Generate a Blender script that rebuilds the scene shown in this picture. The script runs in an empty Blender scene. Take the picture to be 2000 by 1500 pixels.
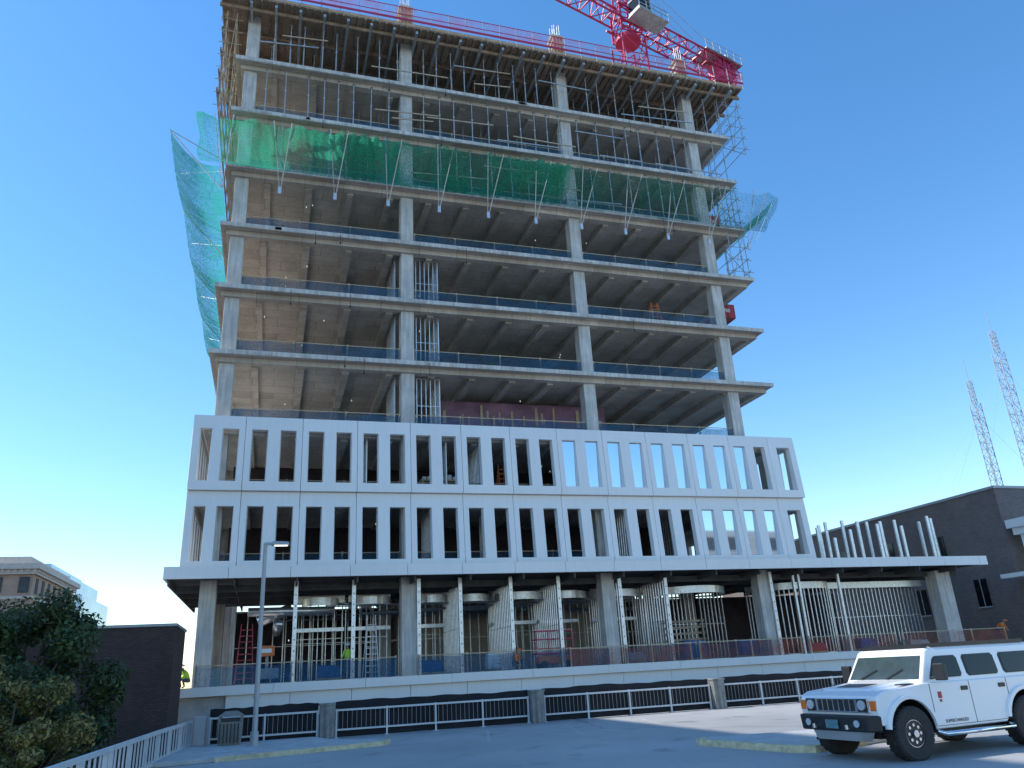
import bpy, math, random
from mathutils import Vector, Matrix
random.seed(7)
R=random.random
def U(a,b): return a+(b-a)*random.random()
COL=bpy.context.scene.collection
# ------------------------------------------------------------ materials
MATS={}
def mat(name,col,rough=.7,metal=0.0,var=.25,scale=1.5,bump=0.0,streak=0.0,spec=.5,detail=6,objvar=0.0,panels=None):
    if name in MATS: return MATS[name]
    m=bpy.data.materials.new(name); m.use_nodes=True; nt=m.node_tree
    b=nt.nodes["Principled BSDF"]; N=nt.nodes.new; Lk=nt.links.new
    b.inputs["Roughness"].default_value=rough; b.inputs["Metallic"].default_value=metal
    b.inputs["Specular IOR Level"].default_value=spec
    tc=N("ShaderNodeTexCoord"); no=N("ShaderNodeTexNoise"); no.inputs["Scale"].default_value=scale; no.inputs["Detail"].default_value=detail
    no.inputs["Roughness"].default_value=.65
    Lk(tc.outputs["Object"],no.inputs["Vector"])
    cr=N("ShaderNodeValToRGB"); e=cr.color_ramp.elements
    e[0].position=.3; e[1].position=.7
    e[0].color=(*[c*(1-var) for c in col],1); e[1].color=(*[min(1,c*(1+var*.8)) for c in col],1)
    Lk(no.outputs["Fac"],cr.inputs["Fac"]); out=cr.outputs["Color"]
    def mul(o1,o2):
        mx=N("ShaderNodeMixRGB"); mx.blend_type='MULTIPLY'; mx.inputs[0].default_value=1; Lk(o1,mx.inputs[1]); Lk(o2,mx.inputs[2]); return mx.outputs[0]
    if streak>0:
        mp=N("ShaderNodeMapping"); mp.inputs["Scale"].default_value=(5,5,.35); Lk(tc.outputs["Object"],mp.inputs["Vector"])
        n2=N("ShaderNodeTexNoise"); n2.inputs["Scale"].default_value=1.3; n2.inputs["Detail"].default_value=5; Lk(mp.outputs[0],n2.inputs["Vector"])
        r2=N("ShaderNodeValToRGB"); r2.color_ramp.elements[0].position=.35; r2.color_ramp.elements[1].position=.62
        k=1-streak; r2.color_ramp.elements[0].color=(k,k,k,1); Lk(n2.outputs["Fac"],r2.inputs["Fac"]); out=mul(out,r2.outputs[0])
    if panels:
        bt=N("ShaderNodeTexBrick"); bt.inputs["Scale"].default_value=1; bt.inputs["Brick Width"].default_value=panels[0]; bt.inputs["Row Height"].default_value=panels[1]
        bt.inputs["Mortar Size"].default_value=.018; bt.inputs["Color1"].default_value=(1,1,1,1); bt.inputs["Color2"].default_value=(.80,.78,.75,1); bt.inputs["Mortar"].default_value=(.5,.48,.45,1)
        Lk(tc.outputs["Object"],bt.inputs["Vector"]); out=mul(out,bt.outputs["Color"])
    if objvar>0:
        oi=N("ShaderNodeObjectInfo"); mr=N("ShaderNodeMapRange"); mr.inputs[3].default_value=1-objvar; mr.inputs[4].default_value=1.0; Lk(oi.outputs["Random"],mr.inputs[0]); out=mul(out,mr.outputs[0])
    Lk(out,b.inputs["Base Color"])
    if bump>0:
        bp=N("ShaderNodeBump"); bp.inputs["Strength"].default_value=bump; bp.inputs["Distance"].default_value=.02
        n3=N("ShaderNodeTexNoise"); n3.inputs["Scale"].default_value=scale*12; n3.inputs["Detail"].default_value=4; Lk(tc.outputs["Object"],n3.inputs["Vector"])
        Lk(n3.outputs["Fac"],bp.inputs["Height"]); Lk(bp.outputs[0],b.inputs["Normal"])
    MATS[name]=m; return m
def brickmat(name,c1,c2,mortar,w=.22,h=.075):
    m=bpy.data.materials.new(name); m.use_nodes=True; nt=m.node_tree; N=nt.nodes.new; Lk=nt.links.new
    b=nt.nodes["Principled BSDF"]; b.inputs["Roughness"].default_value=.85
    tc=N("ShaderNodeTexCoord"); sp=N("ShaderNodeSeparateXYZ"); Lk(tc.outputs["Object"],sp.inputs[0])
    ad=N("ShaderNodeMath"); ad.operation='ADD'; Lk(sp.outputs[0],ad.inputs[0]); Lk(sp.outputs[1],ad.inputs[1])
    cb=N("ShaderNodeCombineXYZ"); Lk(ad.outputs[0],cb.inputs[0]); Lk(sp.outputs[2],cb.inputs[1])
    bt=N("ShaderNodeTexBrick"); bt.inputs["Scale"].default_value=1; bt.inputs["Brick Width"].default_value=w; bt.inputs["Row Height"].default_value=h
    bt.inputs["Mortar Size"].default_value=.012; bt.inputs["Color1"].default_value=(*c1,1); bt.inputs["Color2"].default_value=(*c2,1); bt.inputs["Mortar"].default_value=(*mortar,1)
    Lk(cb.outputs[0],bt.inputs["Vector"])
    no=N("ShaderNodeTexNoise"); no.inputs["Scale"].default_value=.6; no.inputs["Detail"].default_value=6; Lk(tc.outputs["Object"],no.inputs["Vector"])
    cr=N("ShaderNodeValToRGB"); cr.color_ramp.elements[0].color=(.65,.65,.65,1); cr.color_ramp.elements[1].color=(1.25,1.25,1.25,1); Lk(no.outputs["Fac"],cr.inputs["Fac"])
    mx=N("ShaderNodeMixRGB"); mx.blend_type='MULTIPLY'; mx.inputs[0].default_value=1; Lk(bt.outputs["Color"],mx.inputs[1]); Lk(cr.outputs[0],mx.inputs[2])
    Lk(mx.outputs[0],b.inputs["Base Color"]); return m
def netmat(name,col,alo,ahi,scale=.5,cell=9.0,edge=.3):
    m=bpy.data.materials.new(name); m.use_nodes=True; nt=m.node_tree; N=nt.nodes.new; Lk=nt.links.new
    b=nt.nodes["Principled BSDF"]; b.inputs["Roughness"].default_value=.6
    b.inputs["Base Color"].default_value=(*col,1)
    tr=N("ShaderNodeBsdfTranslucent"); tr.inputs[0].default_value=(*col,1)
    tp=N("ShaderNodeBsdfTransparent"); m1=N("ShaderNodeMixShader"); m1.inputs[0].default_value=.5
    Lk(b.outputs[0],m1.inputs[1]); Lk(tr.outputs[0],m1.inputs[2])
    tc=N("ShaderNodeTexCoord"); no=N("ShaderNodeTexNoise"); no.inputs["Scale"].default_value=scale; no.inputs["Detail"].default_value=3; Lk(tc.outputs["Object"],no.inputs["Vector"])
    vo=N("ShaderNodeTexVoronoi"); vo.feature='DISTANCE_TO_EDGE'; vo.inputs["Scale"].default_value=cell; Lk(tc.outputs["Object"],vo.inputs["Vector"])
    vr=N("ShaderNodeMapRange"); vr.inputs[1].default_value=.03; vr.inputs[2].default_value=.2; vr.inputs[3].default_value=edge; vr.inputs[4].default_value=-.12; Lk(vo.outputs["Distance"],vr.inputs[0])
    mr=N("ShaderNodeMapRange"); mr.inputs[1].default_value=.38; mr.inputs[2].default_value=.62; mr.inputs[3].default_value=alo; mr.inputs[4].default_value=ahi; Lk(no.outputs["Fac"],mr.inputs[0])
    ad=N("ShaderNodeMath"); ad.operation='ADD'; ad.use_clamp=True; Lk(vr.outputs[0],ad.inputs[0]); Lk(mr.outputs[0],ad.inputs[1])
    m2=N("ShaderNodeMixShader"); Lk(ad.outputs[0],m2.inputs[0]); Lk(tp.outputs[0],m2.inputs[1]); Lk(m1.outputs[0],m2.inputs[2])
    Lk(m2.outputs[0],nt.nodes["Material Output"].inputs[0]); return m
def emat(name,col,s):
    m=bpy.data.materials.new(name); m.use_nodes=True; b=m.node_tree.nodes["Principled BSDF"]
    b.inputs["Base Color"].default_value=(*col,1); b.inputs["Emission Color"].default_value=(*col,1); b.inputs["Emission Strength"].default_value=s; return m
concrete=mat("concrete",(.66,.64,.60),.85,var=.2,scale=.8,bump=.25,streak=.28)
soffitM=mat("formed_concrete",(.62,.56,.49),.85,var=.22,scale=.5,bump=.2,streak=.15,panels=(2.4,1.2))
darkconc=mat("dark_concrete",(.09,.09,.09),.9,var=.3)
white=mat("white_cladding",(.87,.87,.86),.4,var=.03,scale=.35,streak=.03,objvar=.05)
whiteb=mat("white_panel",(.76,.76,.76),.45,var=.06,scale=.4,streak=.1)
railM=mat("railing_paint",(.58,.59,.60),.5,var=.12,scale=2)
galv=mat("galvanised_steel",(.72,.74,.76),.38,.7,var=.22,scale=6)
steelp=mat("prop_steel",(.44,.47,.48),.5,.35,var=.35,scale=3)
mastM=mat("mast_steel",(.38,.41,.44),.6,.2,var=.2,scale=3)
timber=mat("formwork_timber",(.38,.27,.19),.8,var=.4,scale=1.2,streak=.3)
timberl=mat("light_timber",(.52,.42,.29),.8,var=.3,scale=3)
plyM=mat("plywood",(.46,.36,.27),.8,var=.3,scale=.9,streak=.2,panels=(2.4,1.2))
redM=mat("crane_red",(.50,.03,.10),.45,.1,var=.15,scale=2)
redp=mat("red_paint",(.40,.03,.045),.5,var=.2)
orangeM=mat("orange_paint",(.70,.19,.06),.5,var=.15)
blackM=mat("black_fabric",(.014,.014,.017),.9,var=.4,scale=2)
blackp=mat("black_plastic",(.02,.02,.022),.45,var=.2)
greyM=mat("grey_metal",(.38,.39,.40),.55,.3,var=.12)
dryw=mat("purple_board",(.26,.15,.23),.8,var=.45,scale=.7)
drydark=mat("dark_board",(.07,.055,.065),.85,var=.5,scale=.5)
ductM=mat("duct_metal",(.65,.67,.7),.3,.85,var=.2,scale=2)
glass=mat("window_glass",(.66,.76,.86),.03,.92,var=.04,scale=.3)
filmM=mat("white_film",(.7,.75,.8),.3,0,var=.05)
bluenet=netmat("blue_barrier_mesh",(.03,.17,.32),.35,.6,.6,12,.15)
greennet=netmat("green_net",(.04,.44,.26),.26,.74,.3,7,.22)
sparsenet=netmat("sparse_green_net",(.03,.28,.18),.14,.5,.3,7,.2)
cyannet=netmat("cyan_net",(.05,.50,.42),.45,.78,.3,6)
pinknet=netmat("pink_mesh",(.62,.10,.2),.10,.34,.8,12,.18)
orangenet=netmat("orange_mesh",(.65,.17,.09),.15,.4,.8,12,.15)
asphalt=mat("street_asphalt",(.07,.07,.072),.9,var=.2,scale=.4)
yellowM=mat("worn_yellow_paint",(.56,.50,.33),.8,var=.35,scale=5)
lineM=mat("worn_white_paint",(.50,.50,.50),.8,var=.3,scale=5)
kerbM=mat("kerb_concrete",(.46,.46,.45),.85,var=.22,scale=2,bump=.3)
pillM=mat("weathered_concrete",(.27,.265,.25),.9,var=.35,scale=3,bump=.4,streak=.4)
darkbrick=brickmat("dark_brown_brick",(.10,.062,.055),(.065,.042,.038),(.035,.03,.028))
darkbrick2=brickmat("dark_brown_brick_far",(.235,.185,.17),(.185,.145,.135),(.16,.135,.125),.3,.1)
tanbrick=brickmat("tan_brick",(.50,.32,.23),(.43,.28,.20),(.42,.35,.3),.4,.16)
stone=mat("tan_stone",(.62,.54,.47),.8,var=.15)
blueglass=mat("blue_curtain_wall",(.36,.48,.6),.15,.4,var=.2,scale=.1)
bulb=emat("work_light_glow",(1,.95,.85),.7)
def deckmat():
    m=bpy.data.materials.new("deck_surface"); m.use_nodes=True; nt=m.node_tree; N=nt.nodes.new; Lk=nt.links.new
    b=nt.nodes["Principled BSDF"]; b.inputs["Roughness"].default_value=.62
    tc=N("ShaderNodeTexCoord")
    a=N("ShaderNodeTexNoise"); a.inputs["Scale"].default_value=.16; a.inputs["Detail"].default_value=8; a.inputs["Roughness"].default_value=.6; Lk(tc.outputs["Object"],a.inputs["Vector"])
    c=N("ShaderNodeValToRGB"); c.color_ramp.elements[0].position=.32; c.color_ramp.elements[1].position=.68
    c.color_ramp.elements[0].color=(.36,.355,.345,1); c.color_ramp.elements[1].color=(.52,.515,.505,1); Lk(a.outputs["Fac"],c.inputs["Fac"])
    n=N("ShaderNodeTexNoise"); n.inputs["Scale"].default_value=60; n.inputs["Detail"].default_value=3; Lk(tc.outputs["Object"],n.inputs["Vector"])
    c2=N("ShaderNodeValToRGB"); c2.color_ramp.elements[0].position=.35; c2.color_ramp.elements[1].position=.65; c2.color_ramp.elements[0].color=(.8,.8,.8,1); Lk(n.outputs["Fac"],c2.inputs["Fac"])
    v=N("ShaderNodeTexVoronoi"); v.feature='DISTANCE_TO_EDGE'; v.inputs["Scale"].default_value=.11
    n4=N("ShaderNodeTexNoise"); n4.inputs["Scale"].default_value=.7; n4.inputs["Detail"].default_value=5; Lk(tc.outputs["Object"],n4.inputs["Vector"])
    ax=N("ShaderNodeMixRGB"); ax.inputs[0].default_value=.4; Lk(tc.outputs["Object"],ax.inputs[1]); Lk(n4.outputs["Color"],ax.inputs[2]); Lk(ax.outputs[0],v.inputs["Vector"])
    c3=N("ShaderNodeValToRGB"); c3.color_ramp.elements[0].position=.0; c3.color_ramp.elements[1].position=.006; c3.color_ramp.elements[0].color=(.65,.65,.65,1); Lk(v.outputs["Distance"],c3.inputs["Fac"])
    s5=N("ShaderNodeTexNoise"); s5.inputs["Scale"].default_value=.9; s5.inputs["Detail"].default_value=3; Lk(tc.outputs["Object"],s5.inputs["Vector"])
    c5=N("ShaderNodeValToRGB"); c5.color_ramp.elements[0].position=.27; c5.color_ramp.elements[1].position=.40; c5.color_ramp.elements[0].color=(.66,.66,.66,1); Lk(s5.outputs["Fac"],c5.inputs["Fac"])
    prev=c.outputs[0]
    for q in (c2,c3,c5):
        m1=N("ShaderNodeMixRGB"); m1.blend_type='MULTIPLY'; m1.inputs[0].default_value=1; Lk(prev,m1.inputs[1]); Lk(q.outputs[0],m1.inputs[2]); prev=m1.outputs[0]
    Lk(prev,b.inputs["Base Color"])
    bp=N("ShaderNodeBump"); bp.inputs["Strength"].default_value=.35; bp.inputs["Distance"].default_value=.01; Lk(n.outputs["Fac"],bp.inputs["Height"]); Lk(bp.outputs[0],b.inputs["Normal"])
    return m
deckM=deckmat()
# ------------------------------------------------------------ mesh builder
class MB:
    def __init__(s): s.v=[];s.f=[];s.m=[]
    def box(s,x0,y0,z0,x1,y1,z1,m=0):
        n=len(s.v); s.v+=[(x0,y0,z0),(x1,y0,z0),(x1,y1,z0),(x0,y1,z0),(x0,y0,z1),(x1,y0,z1),(x1,y1,z1),(x0,y1,z1)]
        for q in ((0,3,2,1),(4,5,6,7),(0,1,5,4),(1,2,6,5),(2,3,7,6),(3,0,4,7)): s.f.append(tuple(n+i for i in q)); s.m.append(m)
        return s
    def beam(s,p,q,w,h=None,m=0):
        p=Vector(p);q=Vector(q);h=h or w; d=(q-p).normalized(); up=Vector((0,0,1)) if abs(d.z)<.95 else Vector((0,1,0))
        a=d.cross(up).normalized()*w/2; b=a.cross(d).normalized()*h/2; n=len(s.v)
        for c in (p,q):
            for k in (-a-b,a-b,a+b,-a+b): s.v.append(tuple(c+k))
        for t in ((0,1,2,3),(7,6,5,4),(0,4,5,1),(1,5,6,2),(2,6,7,3),(3,7,4,0)): s.f.append(tuple(n+i for i in t)); s.m.append(m)
        return s
    def cyl(s,p,q,r,n=8,m=0,r2=None,cap=True):
        p=Vector(p);q=Vector(q);r2=r if r2 is None else r2; d=(q-p).normalized(); up=Vector((0,0,1)) if abs(d.z)<.95 else Vector((1,0,0))
        a=d.cross(up).normalized(); b=a.cross(d); k=len(s.v)
        for c,rr in ((p,r),(q,r2)):
            for i in range(n):
                t=2*math.pi*i/n; s.v.append(tuple(c+a*math.cos(t)*rr+b*math.sin(t)*rr))
        for i in range(n): s.f.append((k+i,k+(i+1)%n,k+n+(i+1)%n,k+n+i)); s.m.append(m)
        if cap: s.f.append(tuple(k+n-1-i for i in range(n))); s.m.append(m); s.f.append(tuple(k+n+i for i in range(n))); s.m.append(m)
        return s
    def poly(s,pts,m=0):
        n=len(s.v); s.v+=[tuple(p) for p in pts]; s.f.append(tuple(range(n,n+len(pts)))); s.m.append(m); return s
    def prism(s,pts,z0,z1,m=0):
        n=len(s.v); k=len(pts); s.v+=[(x,y,z0) for x,y in pts]+[(x,y,z1) for x,y in pts]
        s.f.append(tuple(n+k-1-i for i in range(k))); s.f.append(tuple(n+k+i for i in range(k))); s.m+=[m,m]
        for i in range(k): s.f.append((n+i,n+(i+1)%k,n+k+(i+1)%k,n+k+i)); s.m.append(m)
        return s
    def loft(s,rings,m=0,cap=True):
        n=len(s.v); k=len(rings[0])
        for r in rings: s.v+=[tuple(p) for p in r]
        for j in range(len(rings)-1):
            for i in range(k): s.f.append((n+j*k+i,n+j*k+(i+1)%k,n+(j+1)*k+(i+1)%k,n+(j+1)*k+i)); s.m.append(m)
        if cap: s.f.append(tuple(n+k-1-i for i in range(k))); s.m.append(m); s.f.append(tuple(n+(len(rings)-1)*k+i for i in range(k))); s.m.append(m)
        return s
    def grid(s,fn,nu,nv,m=0):
        n=len(s.v)
        for j in range(nv+1):
            for i in range(nu+1): s.v.append(tuple(fn(i/nu,j/nv)))
        for j in range(nv):
            for i in range(nu): a=n+j*(nu+1)+i; s.f.append((a,a+1,a+nu+2,a+nu+1)); s.m.append(m)
        return s
    def make(s,name,mats,parent=None,o=None,smooth=False,bevel=0,seg=2,fix=False):
        if not isinstance(mats,(list,tuple)): mats=[mats]
        o=Vector(o) if o is not None else (parent.location.copy() if parent else Vector((0,0,0)))
        me=bpy.data.meshes.new(name); me.from_pydata([(a-o.x,b-o.y,c-o.z) for a,b,c in s.v],[],s.f)
        for x in mats: me.materials.append(x)
        me.polygons.foreach_set("material_index",s.m)
        if smooth: me.polygons.foreach_set("use_smooth",[True]*len(me.polygons))
        me.update()
        if fix:
            import bmesh; bm=bmesh.new(); bm.from_mesh(me); bmesh.ops.recalc_face_normals(bm,faces=bm.faces); bm.to_mesh(me); bm.free()
        ob=bpy.data.objects.new(name,me); COL.objects.link(ob)
        if parent: ob.parent=parent; ob.location=o-parent.location if not parent.get("_local") else o
        else: ob.location=o
        if bevel:
            md=ob.modifiers.new("b","BEVEL"); md.width=bevel; md.segments=seg; md.limit_method='ANGLE'; md.angle_limit=math.radians(35)
        return ob
def tag(o,label,cat,group=None):
    o["label"]=label;o["category"]=cat
    if group:o["group"]=group
    return o
def root(name,loc,label,cat,group=None):
    e=bpy.data.objects.new(name,None); e.empty_display_size=.3; e.location=loc; COL.objects.link(e); return tag(e,label,cat,group)
def struct(o): o["kind"]="structure"; return o
# ------------------------------------------------------------ setting ground
g=MB(); g.poly([(-1500,-1500,-4),(1500,-1500,-4),(1500,1500,-4),(-1500,1500,-4)]); struct(g.make("ground",asphalt))
d=MB(); d.prism([(-3.9,-14),(60,-14),(60,31.75),(-2.5,31.75)],-.5,0); struct(d.make("parking_deck",deckM))
pv=[(-2.6,30.9),(-3.0,25.0),(-1.2,25.25),(2.9,26.1),(3.6,26.35),(3.9,26.8),(3.75,27.4),(3.0,27.9),(2.2,29.3),(1.8,30.9)]
d=MB(); d.prism(pv,.002,.13); struct(d.make("pavement",kerbM,bevel=.02))
d=MB(); d.prism([(-1.2,25.22),(2.9,26.07),(3.62,26.32),(3.93,26.8),(3.78,27.4),(3.7,27.4),(3.82,26.8),(3.55,26.4),(2.9,26.17),(-1.2,25.33)],.0,.135); struct(d.make("kerb_paint",yellowM))
isl=[(10.75,19.2),(10.45,18.95),(10.42,18.6),(11.0,15.9),(11.35,15.55),(18,17.2),(22,18.6),(22,19.6),(13.4,18.7)]
d=MB(); d.prism(isl,.002,.14); struct(d.make("kerb_island",kerbM,bevel=.02))
d=MB()
outer=[(10.75,19.22),(10.43,18.97),(10.39,18.6),(10.97,15.88),(11.33,15.5),(13.0,15.9)]
inner=[(10.85,19.05),(10.6,18.85),(10.56,18.6),(11.12,15.95),(11.4,15.68),(13.0,16.05)]
d.prism(outer+inner[::-1],.0,.146); struct(d.make("kerb_paint",yellowM))
d=MB()
for k in range(3):
    x=6.5+k*3.0; d.poly([(x,24.5,.005),(x+.1,24.5,.005),(x+1.3,29.2,.005),(x+1.2,29.2,.005)])
struct(d.make("painted_marking",lineM))
# ------------------------------------------------------------ TOWER
T=root("tower_under_construction",(14,59,1.95),"concrete office tower under construction with open floors above white cladding","building")
LV=[11.45,15.3,19.46,23.54,27.59,31.76,35.91,39.97]
XL,XR,YF,YB=-3.87,32.3,42.0,76.0
for i,z in enumerate(LV):
    m=MB()
    f=YF+.35 if i<2 else YF
    m.box(XL,f,z-.24,XR,YB,z)
    m.box(XL+.3,YF+.5,z-.56,XR-.3,YF+1.0,z-.24)
    m.box(XL+.3,YF+1.0,z-.56,XL+.8,YB-.3,z-.24); m.box(XR-.8,YF+1.0,z-.56,XR-.3,YB-.3,z-.24)
    x=XL+2.2
    while x<XR-1.2:
        m.box(x,YF+1.0,z-.66,x+.4,YB-.5,z-.24); x+=2.55
    ob=m.make("floor_slab",[soffitM if i>=2 else concrete],T)
    if i>=2:
        e=MB(); e.box(XL-.012,YF-.012,z-.255,XR+.012,YF+.10,z+.008)
        for k in range(12):
            xx=U(XL+1,XR-1); e.box(xx,YF-.05,z-.2,xx+U(.2,.5),YF-.013,z-.05)
        e.make("slab_edge",concrete,T)
        for k in range(3):
            m=MB(); xx=U(XL+3,XR-3); L=U(.5,1.2); m.cyl((xx,YF-.06,z-L),(xx,YF-.06,z-.1),.015,5); m.cyl((xx,YF-.06,z-L-.12),(xx,YF-.06,z-L),.05,6)
            m.make("cable_drop",blackp,T)
colx=[-3.34,6.85,18.55,29.1]
for yi,y in enumerate([42.7,52.0,62.0,72.0]):
    for cx in colx:
        m=MB(); m.box(cx,y,1.9,cx+.8,y+.8,44.1)
        m.make("column",concrete,T,bevel=.02,seg=1)
for cx in colx[1:]:
    m=MB(); m.box(cx+.02,42.75,44.32,cx+.76,43.5,47.7,0)
    for z in (44.9,45.5,46.1,46.7,47.3): m.box(cx-.12,42.6,z,cx+.9,43.65,z+.13,1)
    for a in range(4):
        m.box(cx-.02+a*.25,42.62,44.4,cx+.06+a*.25,42.7,47.6,1)
        for b in range(2): m.cyl((cx+.1+a*.19,42.85+b*.5,47.6),(cx+.1+a*.19+U(-.03,.03),42.85+b*.5,48.5+U(0,.4)),.02,5,2)
    m.make("column_formwork",[concrete,timberl,steelp],T)
m=MB(); m.box(8.3,54,1.95,24.5,64,44.1); m.make("core_wall",soffitM,T)
m=MB(); m.box(43.0,42.7,1.9,44.2,43.7,6.8); m.make("column",concrete,T,bevel=.02,seg=1)
m=MB(); m.box(9.6,46.4,15.3,21.5,46.6,18.6); m.make("board_wall",dryw,T)
for z0,z1 in ((7.5,10.9),(11.45,14.7)):
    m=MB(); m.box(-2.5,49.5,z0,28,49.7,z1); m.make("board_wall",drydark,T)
m=MB()
for x in range(28): 
    if R()<.65: m.box(9.7+x*.42,46.34,16.6+U(0,.9),9.7+x*.42+U(.06,.22),46.39,17.5+U(0,1.0))
m.make("board_joint",timberl,T)
# cladding
cs=[.575+1.48*(i-3) for i in range(25)]; cs[0]=-3.62; cs[24]=32.0
hw=.42
bounds=[-4.28]+[cs[i]+.74 for i in range(1,24,2)]+[32.94]
def pier(m,x0,x1,z0,z1,yb,yt,dep=.34):
    f=.05
    m.loft([[(x0,yb,z0),(x1,yb,z0),(x1+f,yb+dep,z0),(x0-f,yb+dep,z0)],[(x0,yt,z1),(x1,yt,z1),(x1+f,yt+dep,z1),(x0-f,yt+dep,z1)]])
for (zb,o0,o1,zt) in ((11.46,11.94,14.82,15.55),(7.50,7.84,10.66,11.44)):
    for p in range(len(bounds)-1):
        a,b=bounds[p]+.014,bounds[p+1]-.014
        ops=[c for c in cs if a<c<b]
        m=MB(); yb,yt=41.66,41.86
        hws=[.30 if c in(cs[0],) else (.42 if c!=cs[24] else .5) for c in ops]
        m.loft([[(a,yb,zb),(b,yb,zb),(b,yb+.45,zb),(a,yb+.45,zb)],[(a,yb+.01,o0),(b,yb+.01,o0),(b,yb+.45,o0),(a,yb+.45,o0)]])
        m.loft([[(a,yt-.01,o1),(b,yt-.01,o1),(b,yt+.35,o1),(a,yt+.35,o1)],[(a,yt+.06,zt),(b,yt+.06,zt),(b,yt+.4,zt),(a,yt+.4,zt)]])
        xs=a
        for c,h in zip(ops,hws):
            pier(m,xs,c-h,o0,o1,yb+.01,yt-.01); xs=c+h
        pier(m,xs,b,o0,o1,yb+.01,yt-.01)
        m.make("cladding_panel",white,T,fix=True)
    for sx,s in ((-4.28,1),(32.94,-1)):
        for k in range(6):
            y0=42.35+k*2.96; m=MB(); x0,x1=(sx,sx+.3) if s>0 else (sx-.3,sx)
            m.box(x0,y0,zb,x1,y0+2.94,o0); m.box(x0,y0,o1,x1,y0+2.94,zt)
            for q in (0,1.2,2.6): m.box(x0,y0+q,o0,x1,y0+q+(.34 if q!=1.2 else .5),o1)
            m.make("cladding_panel",white,T)
def pane(i,z0,z1):
    c=cs[i]; m=MB(); t=U(-.006,.006); m.loft([[(c-hw-.02,42.0+t,z0),(c+hw+.02,42.0-t,z0),(c+hw+.02,42.03-t,z0),(c-hw-.02,42.03+t,z0)],[(c-hw-.02,42.0+t,z1),(c+hw+.02,42.0-t,z1),(c+hw+.02,42.03-t,z1),(c-hw-.02,42.03+t,z1)]])
    o=m.make("window_pane",glass,T,fix=True)
    fr=MB()
    for x in (c-hw-.045,c+hw-.005): fr.box(x,41.95,z0,x+.05,42.07,z1)
    for z in (z0,z1-.05): fr.box(c-hw,41.952,z,c+hw,42.068,z+.05)
    f=fr.make("window_frame",greyM); f.parent=o; f.location=(0,0,0)
    for v in f.data.vertices: v.co-=T.location
for i in range(14,23): pane(i,11.95,14.83)
for i in range(20,24): pane(i,7.85,10.67)
# canopy
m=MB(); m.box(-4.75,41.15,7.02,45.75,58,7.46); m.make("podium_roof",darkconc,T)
m=MB(); x=-4.9
while x<45.8:
    w=min(2.95,45.9-x); m.box(x+.01,41.0,6.92,x+w-.01,41.12,7.5); x+=w
m.box(-4.9,41.12,6.92,-4.78,58,7.5); m.box(45.78,41.12,6.92,45.9,58,7.5)
m.make("fascia",white,T)
m=MB()
for k in range(17): m.box(-4.7+k*3,41.2,6.62,-4.62+k*3,57,7.01)
for y in (43.4,46,50): m.box(-4.5,y,6.5,45.5,y+.15,6.85)
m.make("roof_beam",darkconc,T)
m=MB(); x=-3.95
while x<47.9:
    w=min(4.4,48-x); m.box(x+.008,41.55,1.55,x+w-.008,41.9,1.97); x+=w
m.make("base_band",white,T)
m=MB(); x=-1.7
while x<47.9:
    w=min(2.95,48-x); m.box(x+.012,41.75,.45,x+w-.012,41.95,1.545); x+=w
m.make("base_panel",white,T)
m=MB(); m.box(-3.9,41.97,-4,48,42.3,1.9); m.box(-3.9,42.3,1.5,48,58,1.945); m.make("base_wall",kerbM,T)
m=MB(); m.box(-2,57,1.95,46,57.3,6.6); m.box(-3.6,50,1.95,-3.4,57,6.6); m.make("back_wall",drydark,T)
def stud(p,q,z0,z1,sp=.41,w=.045,mat_=galv,name="stud_wall",mid=True):
    p=Vector(p);q=Vector(q);L=(q-p).length;n=max(1,int(L/sp)); m=MB()
    for i in range(n+1):
        c=p+(q-p)*i/n; m.box(c.x-w/2,c.y-w,z0,c.x+w/2,c.y+w,z1)
    m.beam((p.x,p.y,z0+.03),(q.x,q.y,z0+.03),.09,.06); m.beam((p.x,p.y,z1-.03),(q.x,q.y,z1-.03),.09,.06)
    if mid: m.beam((p.x,p.y,z0+(z1-z0)*.5),(q.x,q.y,z0+(z1-z0)*.5),.02,.03)
    return m.make(name,mat_,T)
G=1.95
for x in (1.35,4.3,7.75,10.05,12.95,15.8,19.6,22.6,29.9):
    m=MB(); m.box(x-.1,42.5,G,x+.1,42.62,6.9)
    for z in [2.3+k*.55 for k in range(8)]: m.box(x-.025,42.49,z,x+.025,42.5,z+.07,1)
    m.make("steel_post",[galv,darkconc],T)
for x in (12.95,15.8,22.6,10.05,19.7): stud((x+.1,42.8,0),(x+.1,47.5,0),G,6.6,.32,.06)
for a,b in ((1.45,4.2),(4.4,6.8),(7.8,10.0),(13.1,15.7),(15.9,18.5),(19.4,22.4)):
    stud((a,48,0),(b,48,0),G,6.5,.4)
    m=MB(); m.box(a,46.6,4.55,b,46.75,4.75); m.box(a,46.5,6.1,b,46.6,6.5); m.make("header",galv,T)
stud((1,52.5,0),(22,52.5,0),G,6.4,.6,.06); stud((-2,55,0),(30,55,0),G,6.4,.8,.06)
for k in range(3): stud((22.8+k*2.2,46.5+k*.4,0),(25+k*2.2,46.9+k*.4,0),G,6.4,.3,.055)
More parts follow.
